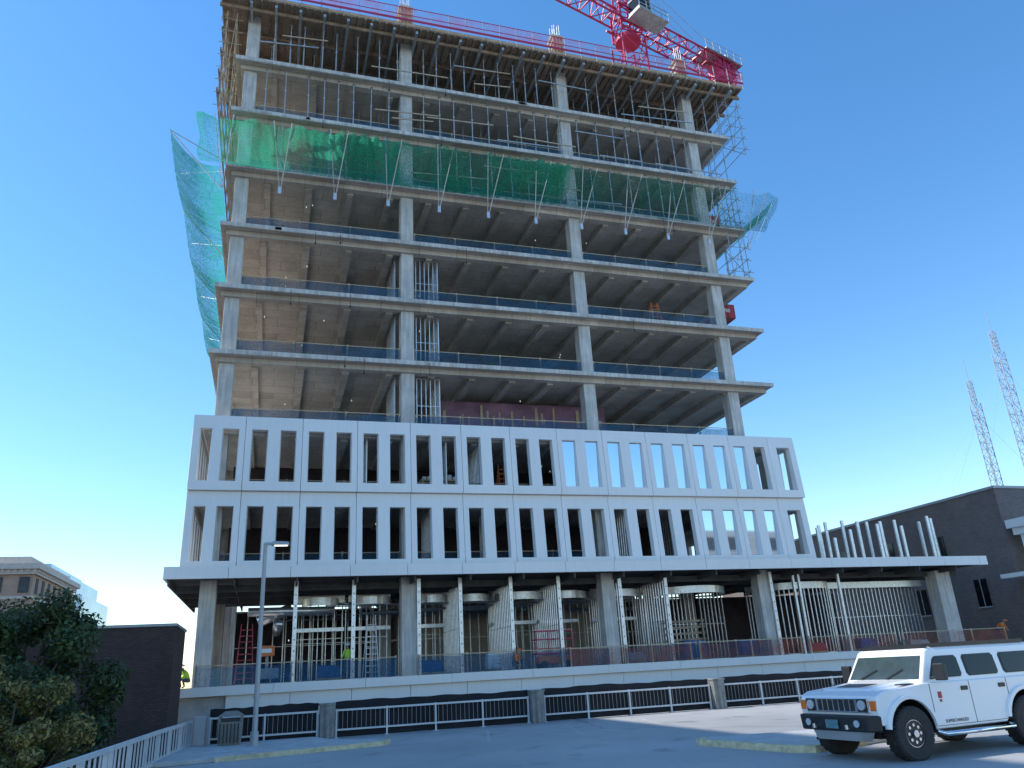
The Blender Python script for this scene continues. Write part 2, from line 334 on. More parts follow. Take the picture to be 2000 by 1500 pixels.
def arc(cx,cy,r,a0,a1,z0,z1,n,name="curved_stud_wall",solid=0.0):
    m=MB()
    P=[(cx+r*math.cos(math.radians(a0+(a1-a0)*i/n)),cy+r*math.sin(math.radians(a0+(a1-a0)*i/n))) for i in range(n+1)]
    if solid:
        for i in range(n): m.poly([(*P[i],z0),(*P[i+1],z0),(*P[i+1],z1),(*P[i],z1)])
        for i in range(n): m.beam((*P[i],z0),(*P[i+1],z0),.06,.05)
    else:
        for x,y in P: m.box(x-.03,y-.03,z0,x+.03,y+.03,z1)
        for i in range(n): m.beam((*P[i],z0+.04),(*P[i+1],z0+.04),.1,.08); m.beam((*P[i],z1-.04),(*P[i+1],z1-.04),.1,.12)
    return m.make(name,galv,T)
arc(33.6,46.5,3.0,180,300,G,6.3,20); arc(33.6,46.5,3.05,180,300,5.95,6.35,20,"bulkhead",1)
stud((35.1,44.2,0),(42.8,44.6,0),G,6.2,.32,.06); m=MB(); m.box(35,44.0,5.9,42.9,44.1,6.3); m.make("bulkhead",galv,T)
for x in (31.6,32.0,35.0): m=MB(); m.box(x-.07,42.55,G,x+.07,42.7,6.8); m.make("steel_post",galv,T)
for cx,r in ((2.8,1.0),(5.6,1.1),(9.0,1.0),(11.5,1.0),(14.4,1.5),(17.3,1.4),(20.6,1.6),(25.5,2.6)):
    arc(cx,45.8,r,180,360,5.85,6.25,18,"bulkhead",1)
m=MB(); m.cyl((-1,45,5.6),(3.5,45.4,5.6),.22,12); m.cyl((-.5,47,5.2),(1.3,47,5.9),.3,12); m.cyl((.6,44.5,4.9),(.6,52,4.9),.25,12); m.make("ductwork",ductM,T,smooth=True)
m=MB()
for k in range(12): m.cyl((U(-2,14),46+k*.8,5.8+U(-.3,.3)),(U(14,29),46+k*.8,5.8+U(-.3,.3)),.06,6)
m.make("pipework",ductM,T)
for x in (9.5,11.6,26.0,4.9): stud((x,42.9,0),(x,46.5,0),11.5,14.8,.3,.06)
for x in (-3.3,8.6,12.2,20.6,24.4): stud((x,42.9,0),(x,46,0),7.55,10.9,.3,.06)
for z in (15.35,19.5,23.6):
    stud((7.9,43.4,0),(9.3,43.4,0),z,z+3.55,.25); stud((9.3,43.4,0),(9.3,46.4,0),z,z+3.55,.25,.06); stud((6.6,43.6,0),(6.6,47,0),z,z+3.55,.35)
for k,(x,y,h) in enumerate([(35.4,44.2,2.2),(36.6,45.5,2.6),(37.2,43.2,1.9),(38.0,46.5,3.0),(38.6,44.0,2.6),(39.3,46.3,3.1),(39.6,43.3,2.3),(41.0,44.5,2.7),(41.9,46.8,3.1),(42.3,44.0,2.3),(43.2,45.5,3.0),(43.9,44.0,2.6),(45.3,44.3,2.9),(36.1,43.5,1.4),(40.2,45.8,2.9),(44.2,43.5,2.9)]):
    m=MB(); m.box(x-.1,y-.06,7.46,x+.1,y+.06,7.5+h+.25); m.make("terrace_post",galv,T)
# ------------------------------------------------------------ formwork deck
F=root("formwork_deck",(14,59,44.1),"timber formwork deck on top of the concrete tower","formwork")
m=MB(); m.box(-5.0,41.2,44.12,33.75,77,44.2); m.make("plywood_deck",plyM,F)
m=MB(); x=-4.95
while x<33.7: m.box(x,41.1,43.92,x+.09,76.8,44.115); x+=.48
m.make("joist",timber,F)
m=MB(); y=41.8
while y<70: m.box(-5.1,y,43.66,33.8,y+.14,43.915); y+=2.1
m.make("bearer",timber,F)
m=MB(); x=-3.2
while x<33: m.box(x,41.0,43.45,x+.16,60,43.655); x+=1.55
m.make("girder",steelp,F)
m=MB(); m.box(-5.02,41.17,44.205,33.78,41.26,44.42); m.box(-5.02,41.26,44.205,-4.93,77,44.42); m.make("edge_board",timberl,F)
E=root("edge_fence",(14,41.2,44.42),"red guard rail with pink mesh along the top deck edge","fence")
m=MB()
for z in (44.95,45.6): m.box(-5,41.0,z,33.8,41.02,z+.06)
m.box(-5,40.97,44.45,33.8,41.0,44.62)
for z in (44.95,45.6): m.box(33.83,41,z,33.85,76,z+.05); m.box(-5.12,41,z,-5.1,76,z+.05)
m.make("rail",redM,E)
m=MB(); x=-5.0
while x<33.9: m.box(x,41.02,44.0,x+.05,41.07,45.75); x+=1.25
y=42
while y<76: m.box(33.78,y,44.0,33.83,y+.05,45.75); m.box(-5.1,y,44.0,-5.05,y+.05,45.75); y+=1.5
m.make("post",steelp,E)
m=MB(); m.poly([(-5,41.09,44.45),(33.8,41.09,44.45),(33.8,41.09,45.7),(-5,41.09,45.7)]); m.poly([(33.77,41,44.45),(33.77,76,44.45),(33.77,76,45.7),(33.77,41,45.7)])
m.make("mesh",pinknet,E)
# ------------------------------------------------------------ shoring
def prop(h):
    m=MB(); m.cyl((0,0,0),(0,0,h*.55),.038,8); m.cyl((0,0,h*.5),(0,0,h),.028,8); m.box(-.09,-.09,0,.09,.09,.012); m.box(-.09,-.09,h-.012,.09,.09,h)
    m.cyl((0,0,h*.53),(0,0,h*.58),.065,8); return m.make("shoring_post",steelp)
GS="steel shoring posts holding up the floors"
for li,(z,h,ys) in enumerate(((39.98,3.46,(42.3,44.6,47.0)),(35.92,3.48,(42.3,44.8)),(31.77,3.58,(42.3,)))):
    base=prop(h); placed=False
    for y in ys:
        x=-3.5+U(0,.3)
        while x<32.2:
            if not any(c-.15<x<c+.95 for c in colx) and not (li==2 and x<8 and R()<.5):
                if not placed: o=base; placed=True
                else: o=base.copy(); COL.objects.link(o)
                o.location=(x,y+U(-.1,.1),z); o.rotation_euler=(U(-.008,.008),U(-.008,.008),0); tag(o,"galvanised steel shoring post standing between two floor slabs","shoring post",GS)
            x+=U(.85,1.5) if y<43 else U(1.25,1.7)
for z in (39.98,35.92,31.77,27.6):
    for y in (42.6,44.5,46.8,49):
        o=base.copy(); COL.objects.link(o); o.location=(32.0,y,z); tag(o,"galvanised steel shoring post standing between two floor slabs","shoring post",GS)
GR="timber and tube rails lashed to shoring posts"
for z,n in ((39.98,9),(35.92,8),(31.77,5)):
    for k in range(n):
        x0=U(-4.6,28); L=U(2.5,6); zz=z+random.choice([.6,1.1,1.6,2.4]); m=MB(); m.beam((x0,42.2,zz),(min(33.3,x0+L),42.2+U(-.1,.1),zz+U(-.15,.25)),.05,.08)
        tag(m.make("scaffold_rail",random.choice([timberl,steelp,timberl]),o=(x0,42.2,zz)),"slim rail tied horizontally across the shoring posts","rail",GR)
def scaffold(x0,x1,y0,y1,z0,z1,lab,mt):
    m=MB()
    for x in (x0,x1):
        for y in (y0,y1): m.cyl((x,y,z0),(x,y,z1),.03,6)
    z=z0+.5
    while z<z1:
        m.cyl((x0-.4,y0,z),(x1+.4,y0,z),.025,6); m.cyl((x0,y0-.3,z),(x0,y1,z),.025,6); m.cyl((x1,y0-.3,z),(x1,y1,z),.025,6); z+=1.0
    m.cyl((x0,y0,z0),(x1,y0,z1),.025,6); m.cyl((x1,y0,z0),(x1,y1,z1),.025,6)
    o=m.make("scaffold_tower",mt,o=((x0+x1)/2,(y0+y1)/2,z0)); return tag(o,lab,"scaffold")
scaffold(30.8,32.1,42.15,44.5,27.6,31.2,"steel tube scaffold tower at the open slab corner",steelp)
scaffold(30.8,32.1,42.15,44.5,31.77,35.4,"steel tube scaffold tower under the netting",steelp)
scaffold(32.6,33.6,42.0,47,38.5,43.5,"steel tube scaffold hanging below the formwork deck edge",steelp)
scaffold(-4.6,-4.0,42.2,46,35.5,43.6,"timber and tube scaffold beside the slab corner",timberl)
m=MB()
for k in range(15): y=42.3+k*2.2; m.box(-4.75,y,36.5,-4.66,y+.12,44.1)
for z in (37,38.5,40.2,41.6,43): m.box(-4.85,42,z,-4.76,75,z+.18)
tag(m.make("side_screen",timber,o=(-4.7,58,36.5)),"timber framed screen along the side of the top floors","screen")
# ------------------------------------------------------------ floor edge barriers
GB="blue mesh edge barriers along the open floors"
def barrier(x0,x1,y,z,lab,netm,h=1.05,grp=GB,postm=timberl):
    r=root("edge_barrier",((x0+x1)/2,y,z),lab,"barrier",grp)
    m=MB(); n=max(2,int((x1-x0)/2.4))
    for i in range(n+1): x=x0+.05+(x1-x0-.1)*i/n; m.box(x-.04,y-.02,z,x+.04,y+.04,z+h+.05)
    m.box(x0,y-.035,z+h-.05,x1,y-.02,z+h-.0)
    m.make("post",postm,r)
    ph=U(0,6)
    m=MB(); m.grid(lambda u,v:(x0+(x1-x0)*u,y-.05+.03*math.sin(u*30),z+.03+(h-.08)*v-(.04+.07*abs(math.sin(u*3+ph)))*v*abs(math.sin(u*(x1-x0)*1.3+ph))),40,1); m.make("mesh",netm,r)
for z in (15.3,19.46,23.54,27.59,31.76,35.91):
    for a,b in [(-2.5,6.8),(7.7,18.5),(19.4,29.05)]: barrier(a,b,42.85,z+.005,"blue mesh barrier with timber posts on an open concrete floor",bluenet)
for a,b in ((-3.2,1.3),(1.5,6.5),(7.6,12.9),(13.1,18.4),(19.4,24.0),(24.2,29)): barrier(a,b,42.2,1.95,"blue mesh barrier along the ground floor edge",bluenet,1.0)
for a,b in ((16,23.5),(24,31),(31.5,38),(38.5,47)): barrier(a,b,42.0,1.98,"orange mesh barrier along the podium edge",orangenet,.95,"orange mesh barriers along the podium")
for z in (11.45,7.5): 
    for a,b in ((-2.5,6.8),(7.7,18.5)): barrier(a,b,43.0,z+.005,"blue mesh barrier behind the white cladding",bluenet,.9)
# ------------------------------------------------------------ safety nets
def fold(u,v,w): return .12*math.sin(u*w*2.1)+.07*math.sin(u*w*5.7+1.3+3*v)
N1=root("safety_net",(14,41,31.7),"green debris catch net slung on struts along the tower front","safety net","debris catch nets around the tower")
def frx(X,v):
    u=(X+5.4)/39.3; Y=41.95-2.3*v; Z=31.55+1.75*v
    bay=(X+5.4)%2.95/2.95; sag=.28*math.sin(math.pi*v)+.3*v*math.sin(math.pi*bay)
    k=0
    for a,b in ((2.6,5.0),(8.5,11),(12.2,17.8)):
        if a<X<b: k=1
    return (X+.1*math.sin(v*9+X*3),Y+fold(u,v,60)*(.5+k*1.5)*v*.6,Z-sag+fold(u,v,90)*.45*(.3+v))
m=MB(); m.grid(lambda u,v:frx(-5.4+23.2*u,v),180,12); m.make("net_sheet",greennet,N1,smooth=True)
m=MB(); m.grid(lambda u,v:frx(17.85+16.0*u,v),130,12); m.make("net_sheet",sparsenet,N1,smooth=True)
for a,b in ((2.6,5.0),(8.5,11.0),(12.0,17.6)):
    m=MB(); m.grid(lambda u,v,a=a,b=b:(a+(b-a)*u+.1*math.sin(v*7),41.9-2.25*v+.1*math.sin(u*23*(b-a)/2+v*3),31.6+1.6*v-.25*math.sin(math.pi*v)+.12*math.sin(u*19*(b-a)/2)+.06),60,10)
    m.make("folded_net",greennet,N1,smooth=True)
x=-4.0
while x<33:
    m=MB(); m.cyl((x,42.05,30.1),(x-.5,39.6,33.35),.03,6); m.cyl((x+.05,42.05,30.1),(x+.55,39.6,33.35),.03,6); m.box(x-.08,41.9,29.9,x+.12,41.98,30.4); m.make("strut",galv,N1); x+=3.3
N2=root("safety_net",(-5.5,59,31.7),"cyan green debris catch net along the sunlit side of the tower","safety net","debris catch nets around the tower")
m=MB()
def fl(u,v):
    Y=42+35*u; b=(Y-42)%8.9/8.9
    return (-4.1-3.05*v,Y,31.3+2.1*v-.75*math.sin(math.pi*v)-.55*v*math.sin(math.pi*b)+fold(u,v,120)*.5)
m.grid(fl,240,14); m.make("net_sheet",cyannet,N2,smooth=True)
for y in (42,50.9,59.8,68.7,77):
    m=MB(); m.cyl((-4,y,29.8),(-7.2,y,33.5),.04,6); m.cyl((-3.9,y,31.7),(-7.2,y,33.5),.03,6); m.cyl((-4,y,31),(-6.9,y+4,33.2),.02,6); m.make("strut",galv,N2)
N3=root("safety_net",(33.5,45,31.7),"green debris net sticking out past the slab corner","safety net","debris catch nets around the tower")
m=MB(); m.grid(lambda u,v:(32.3+1.8*v+.1*math.sin(u*9),40.6+8*u,31.6+1.9*v-.4*math.sin(3.14*v)),30,8); m.make("net_sheet",greennet,N3,smooth=True)
for y in (41,48): m=MB(); m.cyl((32.2,y,30),(34.1,y-.4,33.5),.035,6); m.make("strut",galv,N3)
# ------------------------------------------------------------ crane
CX,CY,CZ=28.3,48.3,44.3
C=root("tower_crane",(CX,CY,CZ),"red lattice tower crane rising above the top deck","crane")
def lattice(m,p,q,w,h,n,r=.06,tri=False):
    p=Vector(p);q=Vector(q);d=(q-p).normalized(); up=Vector((0,0,1)) if abs(d.z)<.9 else Vector((0,1,0))
    a=d.cross(up).normalized()*w/2; b=a.cross(d).normalized()*h/2
    cs_=[-a-b,a-b,a+b,-a+b] if not tri else [-a-b,a-b,b]
    k=len(cs_)
    for c in cs_: m.beam(p+c,q+c,r*2)
    for i in range(n):
        s0=p+(q-p)*i/n; s1=p+(q-p)*(i+1)/n
        for j in range(k):
            c0,c1=cs_[j],cs_[(j+1)%k]; m.beam(s0+(c0 if i%2 else c1),s1+(c1 if i%2 else c0),r*1.1); m.beam(s0+c0,s0+c1,r)
m=MB(); lattice(m,(CX,CY,CZ-10),(CX,CY,54.2),2.2,2.2,10,.07); m.make("mast",redM,C)
m=MB(); m.cyl((CX,CY,54.2),(CX,CY,54.4),1.15,20); m.cyl((CX,CY,54.45),(CX,CY,54.75),1.0,20); m.make("slewing_ring",redM,C)
D1=Vector((.961,.276,0)); S1=Vector((-.276,.961,0)); O=Vector((CX,CY,0))
def cp(a,s,z): v=O+D1*a+S1*s; return (v.x,v.y,z)
m=MB(); lattice(m,cp(0,0,54.8),cp(0,0,57.6),1.9,1.9,2,.08)
for s in (-.9,.9):
    m.beam(cp(-1.6,s,55.7),cp(1.6,s,55.7),.16); m.beam(cp(-1.6,s,57.5),cp(1.6,s,57.5),.14)
m.make("slewing_frame",redM,C)
m=MB(); lattice(m,cp(1.0,0,56.8),cp(14.5,0,56.8),1.7,1.3,11,.065); m.make("counter_jib",redM,C)
m=MB(); lattice(m,cp(-1.0,0,57.0),cp(-34,0,57.4),1.5,1.7,26,.065,True); m.make("jib",redM,C)
m=MB(); lattice(m,cp(0,0,57.6),cp(.2,0,64.5),1.4,1.4,6,.07); m.make("tower_head",redM,C)
m=MB()
for s in (-.5,.5): m.cyl(cp(.1,s*.3,64.3),cp(14,s,57.5),.025,5); m.cyl(cp(.1,s*.3,64.3),cp(-18,s,58.2),.025,5); m.cyl(cp(.1,s*.3,62),cp(8,s,57.5),.02,5)
m.make("stay_cable",steelp,C)
m=MB()
for k in range(4):
    a=11.4+k*.62; P=[cp(a,-.75,55.2),cp(a+.5,-.75,55.2),cp(a+.5,.75,55.2),cp(a,.75,55.2)]; Q=[(x,y,57.3) for x,y,_ in P]; m.loft([P,Q])
m.make("counterweight",redM,C)
m=MB()
P=[cp(9.5,-1.1,57.5),cp(14.6,-1.1,57.5),cp(14.6,1.1,57.5),cp(9.5,1.1,57.5)]
m.loft([P,[(x,y,57.58) for x,y,_ in P]])
for s in (-1.1,1.1):
    for z in (58.1,58.6): m.beam(cp(9.5,s,z),cp(14.6,s,z),.04)
    for k in range(6): m.beam(cp(9.5+k,s,57.5),cp(9.5+k,s,58.6),.04)
m.make("platform",steelp,C)
m=MB(); m.cyl(cp(12,-.6,58.1),cp(12,.6,58.1),.5,14); m.loft([[cp(13,-.5,57.6),cp(14,-.5,57.6),cp(14,.5,57.6),cp(13,.5,57.6)],[cp(13,-.5,58.7),cp(14,-.5,58.7),cp(14,.5,58.7),cp(13,.5,58.7)]]); m.make("winch",greyM,C)
cabw=mat("cab_paint",(.36,.38,.33),.5,var=.15)
carglass=mat("car_glass",(.010,.012,.014),.06,0,var=.1,spec=.3)
def rb(m,a0,a1,s0,s1,z0,z1,mi=0,t=0): m.loft([[cp(a0,s0,z0),cp(a1,s0,z0),cp(a1,s1,z0),cp(a0,s1,z0)],[cp(a0+t,s0+t,z1),cp(a1-t,s0+t,z1),cp(a1-t,s1-t,z1),cp(a0+t,s1-t,z1)]],mi)
m=MB(); rb(m,-.7,.8,-2.6,-1.2,55.6,56.2); rb(m,-.7,.8,-2.6,-1.2,57.3,57.5); rb(m,.68,.8,-2.55,-1.25,56.2,57.3); m.make("cab",cabw,C,bevel=.08)
m=MB(); rb(m,-.66,.66,-2.56,-1.25,56.2,57.3,0,.04); m.make("cab_window",carglass,C)
m=MB()
for z in (56.0,56.5): m.beam(cp(-1.0,-2.9,z),cp(2.5,-2.9,z),.045)
for k in range(5): m.beam(cp(-1.0+k*.87,-2.9,55.45),cp(-1.0+k*.87,-2.9,56.5),.045)
rb(m,-1.0,2.5,-2.9,-1.2,55.42,55.48); m.make("walkway",steelp,C)
# ------------------------------------------------------------ red loading platforms
def textmesh(s,size,mt,loc,rot,parent,name="lettering",ext=.004):
    cu=bpy.data.curves.new(name,"FONT"); cu.body=s; cu.size=size; cu.extrude=ext; cu.align_x='CENTER'
    t=bpy.data.objects.new("tmp",cu); me=bpy.data.meshes.new_from_object(t); bpy.data.objects.remove(t)
    me.materials.clear(); me.materials.append(mt); o=bpy.data.objects.new(name,me); COL.objects.link(o); o.parent=parent; o.location=loc; o.rotation_euler=rot; return o
for z,lab in ((27.62,"red steel loading platform jutting from a mid-height floor"),(35.95,"red steel loading platform jutting from an upper floor")):
    r=root("loading_platform",(33.2,50,z),lab,"platform","red loading platforms on the tower side")
    m=MB(); m.box(31,48.6,z,34.9,51.4,z+.15); m.box(32.5,48.5,z,34.9,48.6,z+1.2); m.box(34.8,48.6,z,34.9,51.4,z+1.2)
    for x in (32.6,33.4,34.2): m.box(x,48.44,z,x+.08,48.5,z+1.3)
    m.make("deck",redp,r); textmesh("SS-1988",.45,white,(.5,-1.57,.45),(math.radians(90),0,0),r)
# ------------------------------------------------------------ hanging work lights
GW="temporary work lights hung inside the open floors"
ml=MB(); ml.cyl((0,0,0),(0,0,.05),.024,8); ml.cyl((0,0,-.04),(0,0,0),.014,8,0,.024)
wl=ml.make("work_light",bulb); first_=True
for z in (2,7.5,11.4,15.3,19.46,23.54,27.59):
    for k in range(6):
        o=wl if first_ else wl.copy()
        if not first_: COL.objects.link(o)
        first_=False; o.location=(U(-2,28),U(44,48.5),z+3.15 if z>3 else U(4,5.8)); tag(o,"small glowing bulb hung under a floor slab","work light",GW)
# ------------------------------------------------------------ ladders etc
def ladder(x,y,z,h,mt,lab,w=.5):
    r=root("step_ladder",(x,y,z),lab,"ladder"); m=MB()
    for s in (-1,1): m.beam((x+s*w/2,y,z),(x+s*w*.3,y+h*.17,z+h),.05)
    for k in range(1,int(h/.3)): t=k*.3/h; m.beam((x-w/2+w*.2*t,y+h*.17*t,z+h*t),(x+w/2-w*.2*t,y+h*.17*t,z+h*t),.04)
    m.make("front_rail",mt,r); m=MB()
    for s in (-1,1): m.beam((x+s*w/2,y+h*.42,z),(x+s*w*.3,y+h*.2,z+h),.04)
    for t in (.2,.5,.8): m.beam((x-w*.4,y+h*(.42-.22*t),z+h*t),(x+w*.4,y+h*(.42-.22*t),z+h*t),.03)
    m.make("back_rail",mt,r)
ladder(-1.0,44,1.96,3.0,redp,"tall red step ladder on the ground floor",.9); ladder(5.4,43.4,1.96,3.2,whiteb,"white step ladder by a steel post",.7)
ladder(13.3,44,11.46,2.4,orangeM,"orange step ladder behind the white cladding",.6); ladder(25.2,43.8,23.6,2.4,orangeM,"orange step ladder on an open floor",.8)
r=root("work_table",(9.2,43.6,11.46),"timber work table loaded with tools and boxes","table"); m=MB()
for x in (8.2,9.2,10.2):
    for y in (43.3,44.0): m.box(x-.05,y-.05,11.46,x+.05,y+.05,12.5)
m.box(8.05,43.2,12.5,10.4,44.1,12.58); m.box(8.05,43.2,11.9,10.4,44.1,11.95); m.make("table_frame",timberl,r)
m=MB()
for k in range(7): x=8.2+k*.3; m.box(x,43.4,12.585,x+.22,43.7,12.7+U(0,.3))
m.make("tool_box",whiteb,r)
r=root("scissor_lift",(15.6,43.6,1.96),"red scissor lift parked on the ground floor","lift"); m=MB()
m.box(14.6,43.2,2.2,16.6,44,2.6); m.make("chassis",orangeM,r,bevel=.03)
m=MB()
for x in (14.9,16.3):
    for y in (43.2,44): m.cyl((x,y-.08,2.16),(x,y+.08,2.16),.2,14)
m.make("wheel",blackp,r)
m=MB()
for z in (3.0,3.5,3.95): 
    for y in (43.2,44): m.beam((14.5,y,z),(16.7,y,z),.045)
    for x in (14.5,16.7): m.beam((x,43.2,z),(x,44,z),.045)
for x in (14.5,15.2,16,16.7): m.beam((x,43.2,2.7),(x,43.2,3.95),.045)
m.box(14.5,43.2,2.68,16.7,44,2.78); m.make("guard_rail",redM,r)
m=MB(); m.beam((14.7,43.6,2.6),(16.4,43.6,2.75),.06); m.make("scissor_arm",steelp,r)
r=root("boom_lift",(.2,44,1.96),"orange boom lift basket inside the ground floor","lift"); m=MB(); m.box(-.3,43.6,3.3,.45,44.3,3.8); m.make("basket",orangeM,r,bevel=.02); m=MB(); m.box(-.4,43.5,2.2,.7,44.6,2.7); m.cyl((.1,44,2.6),(.1,44,3.4),.08); m.make("chassis",greyM,r,bevel=.03)
m=MB(); m.box(-.2,43.55,3.45,.3,43.59,3.65); m.make("sign_plate",white,r)
bluep=mat("blue_tarp",(.03,.1,.25),.6,var=.3,scale=3)
for k,(x,w,h,mt,lab) in enumerate([(12,.7,.8,filmM,"wrapped pallet of white buckets"),(24.5,1.6,1.0,bluep,"blue tarp covered pallet of boards"),(28.2,1.2,.9,bluep,"blue tarp covered stack"),(33,1.5,.5,redp,"red equipment crate on the podium"),(37,1.4,.6,bluep,"blue tarp covered pallet"),(41,1.6,.4,greyM,"grey crate behind the barrier"),(8.5,1.4,.6,bluep,"low blue tarp covered stack"),(3.2,1.2,.6,bluep,"blue bundle behind the barrier"),(20.6,1.1,.5,greyM,"grey bundle beside a column")]):
    r=root("material_pallet",(x,43.6,1.96),lab,"pallet"); m=MB()
    for q in range(4): m.box(x-w/2,43.2+q*.25,1.96,x+w/2,43.3+q*.25,2.06)
    m.box(x-w/2,43.15,2.06,x+w/2,44.1,2.09); m.make("pallet_base",timberl,r)
    m=MB(); m.loft([[(x-w/2,43.2,2.09),(x+w/2,43.2,2.09),(x+w/2,44.0,2.09),(x-w/2,44,2.09)],[(x-w*.47,43.25,2.09+h),(x+w*.42,43.22,2.05+h),(x+w*.46,43.95,2.09+h),(x-w*.45,43.93,2.13+h)]]); m.make("load",mt,r,bevel=.06)
m=MB()
for k in range(4): m.beam((22.7,43.3,3.1+k*.35),(25.4,43.5,3.15+k*.35),.06,.12)
for x in (22.9,25.2): m.beam((x,43.4,1.96),(x,43.4,4.3),.06)
tag(m.make("lumber_rack",timber,o=(24,43.4,1.96)),"rack of rust brown planks by the stud walls","rack")
# ------------------------------------------------------------ parking deck railing
GF="pale metal railings with black fabric along the deck edge"
def rail(x0,x1,y,fab=True):
    r=root("deck_railing",((x0+x1)/2,y,0),"pale metal railing with black fabric screen between pillars","railing",GF)
    n=max(1,round((x1-x0)/1.9)); m=MB()
    for i in range(n+1):
        x=x0+.04+(x1-x0-.08)*i/n; m.box(x-.03,y-.04,0,x+.03,y+.03,.98)
        m.box(x-.08,y-.1,0,x+.08,y+.09,.02)
    m.box(x0,y-.05,.90,x1,y+.035,.965); m.box(x0,y-.03,.24,x1,y+.02,.30); m.make("rail",railM,r)
    m=MB(); x=x0+.1
    while x<x1-.05: m.box(x-.008,y-.008,.30,x+.008,y+.008,.90); x+=.17
    m.make("baluster",mat("baluster_grey",(.24,.245,.25),.5,.2,var=.1),r)
    if fab:
        m=MB(); ph=U(0,6); W=x1-x0
        m.grid(lambda u,v:(x0+W*u,y+.09+.035*math.sin(u*50+ph)*(1-v)+.03*math.sin(u*17+v*2),.02+v*(1.20+.014*math.sin(u*W*1.9+ph)+.012*math.sin(u*37)+.02*math.sin(u*W*.8))),120,6); m.make("fabric_screen",blackM,r,smooth=True)
FY=31.25
px=[2.27,10.32,18.4,26.5,34.6]
for x in px:
    m=MB(); m.box(x-.26,FY-.3,0,x+.26,FY+.28,1.12); m.box(x-.29,FY-.33,1.121,x+.29,FY+.31,1.2)
    tag(m.make("concrete_pillar",pillM,o=(x,FY,0),bevel=.015),"weathered square concrete pillar in the deck railing","pillar","concrete pillars along the deck railing")
rail(-1.75,px[0]-.3,FY)
for a,b in zip(px[:-1],px[1:]): rail(a+.3,b-.3,FY)
def siderail(p,q,lab):
    r=root("side_railing",((p[0]+q[0])/2,(p[1]+q[1])/2,0),lab,"railing","white slatted railings at the deck side"); P=Vector((*p,0));Q=Vector((*q,0)); L=(Q-P).length; m=MB()
    for z in (.10,.86): m.beam(P+Vector((0,0,z)),Q+Vector((0,0,z)),.07,.10)
    n=int(L/.42)
    for i in range(n+1): c=P+(Q-P)*i/n; m.beam(c+Vector((0,0,.1)),c+Vector((0,0,.84)),.03,.1) 
    for i in range(int(L/2)+1): c=P+(Q-P)*i*2/L; m.beam(c,c+Vector((0,0,.9)),.09)
    m.make("slats",railM,r)
siderail((-2.35,31.4),(-2.75,26.0),"white slatted metal railing at the deck corner"); siderail((-2.76,25.9),(-3.05,19.5),"white slatted metal railing along the deck edge"); siderail((-3.06,19.4),(-3.4,12.5),"white slatted metal railing near the ramp")
r=root("utility_cabinet",(-2.0,30.6,.13),"grey metal utility cabinet by the railing corner","cabinet"); m=MB(); m.box(-2.2,30.4,.13,-1.8,30.85,1.05); m.make("cabinet_body",greyM,r,bevel=.02); m=MB(); m.box(-2.15,30.385,.2,-1.85,30.398,.98); m.make("cabinet_door",greyM,r)
r=root("litter_bin",(-1.0,30.0,.13),"square grey brown litter bin with hooded top","bin")
binM=mat("bin_aggregate",(.24,.225,.20),.85,var=.4,scale=25,bump=.4)
m=MB(); m.loft([[(-1.36,29.68,.13),(-.64,29.68,.13),(-.64,30.38,.13),(-1.36,30.38,.13)],[(-1.4,29.64,.85),(-.6,29.64,.85),(-.6,30.42,.85),(-1.4,30.42,.85)]]); m.make("bin_body",binM,r,bevel=.03)
m=MB()
for x in (-1.38,-.68):
    for y in (29.66,30.34): m.box(x,y,.851,x+.08,y+.08,1.02)
m.loft([[(-1.42,29.62,1.021),(-.58,29.62,1.021),(-.58,30.44,1.021),(-1.42,30.44,1.021)],[(-1.2,29.8,1.17),(-.8,29.8,1.17),(-.8,30.3,1.17),(-1.2,30.3,1.17)]]); m.make("bin_hood",binM,r)
m=MB()
for k in range(6): m.box(-1.33+k*.115,29.625,.2,-1.29+k*.115,29.655,.8)
m.box(-1.3,29.75,.853,-.7,30.3,.95); m.make("bin_slat",blackp,r)
r=root("street_lamp",(-.2,28.7,.13),"slim grey street lamp with small flat lit head","street lamp")
m=MB(); m.cyl((-.2,28.7,.13),(-.2,28.7,.55),.13,20); m.cyl((-.2,28.7,.1),(-.2,28.7,.16),.22,20); m.cyl((-.2,28.7,.5),(-.2,28.7,6.62),.085,20,0,.065); m.cyl((-.2,28.7,1.55),(-.2,28.7,1.62),.1,20); m.make("pole",greyM,r,smooth=False)
m=MB(); m.box(-.22,28.62,6.56,.14,28.74,6.64); m.make("arm",greyM,r)
m=MB(); m.loft([[(.0,28.5,6.54),(.62,28.53,6.54),(.62,28.83,6.54),(.0,28.86,6.54)],[(.04,28.54,6.68),(.58,28.57,6.66),(.58,28.8,6.66),(.04,28.82,6.68)]]); m.make("lamp_head",greyM,r,bevel=.02)
m=MB(); m.box(.1,28.58,6.525,.55,28.78,6.538); m.make("lamp_lens",emat("lens_glow",(1,1,.97),2.0),r)
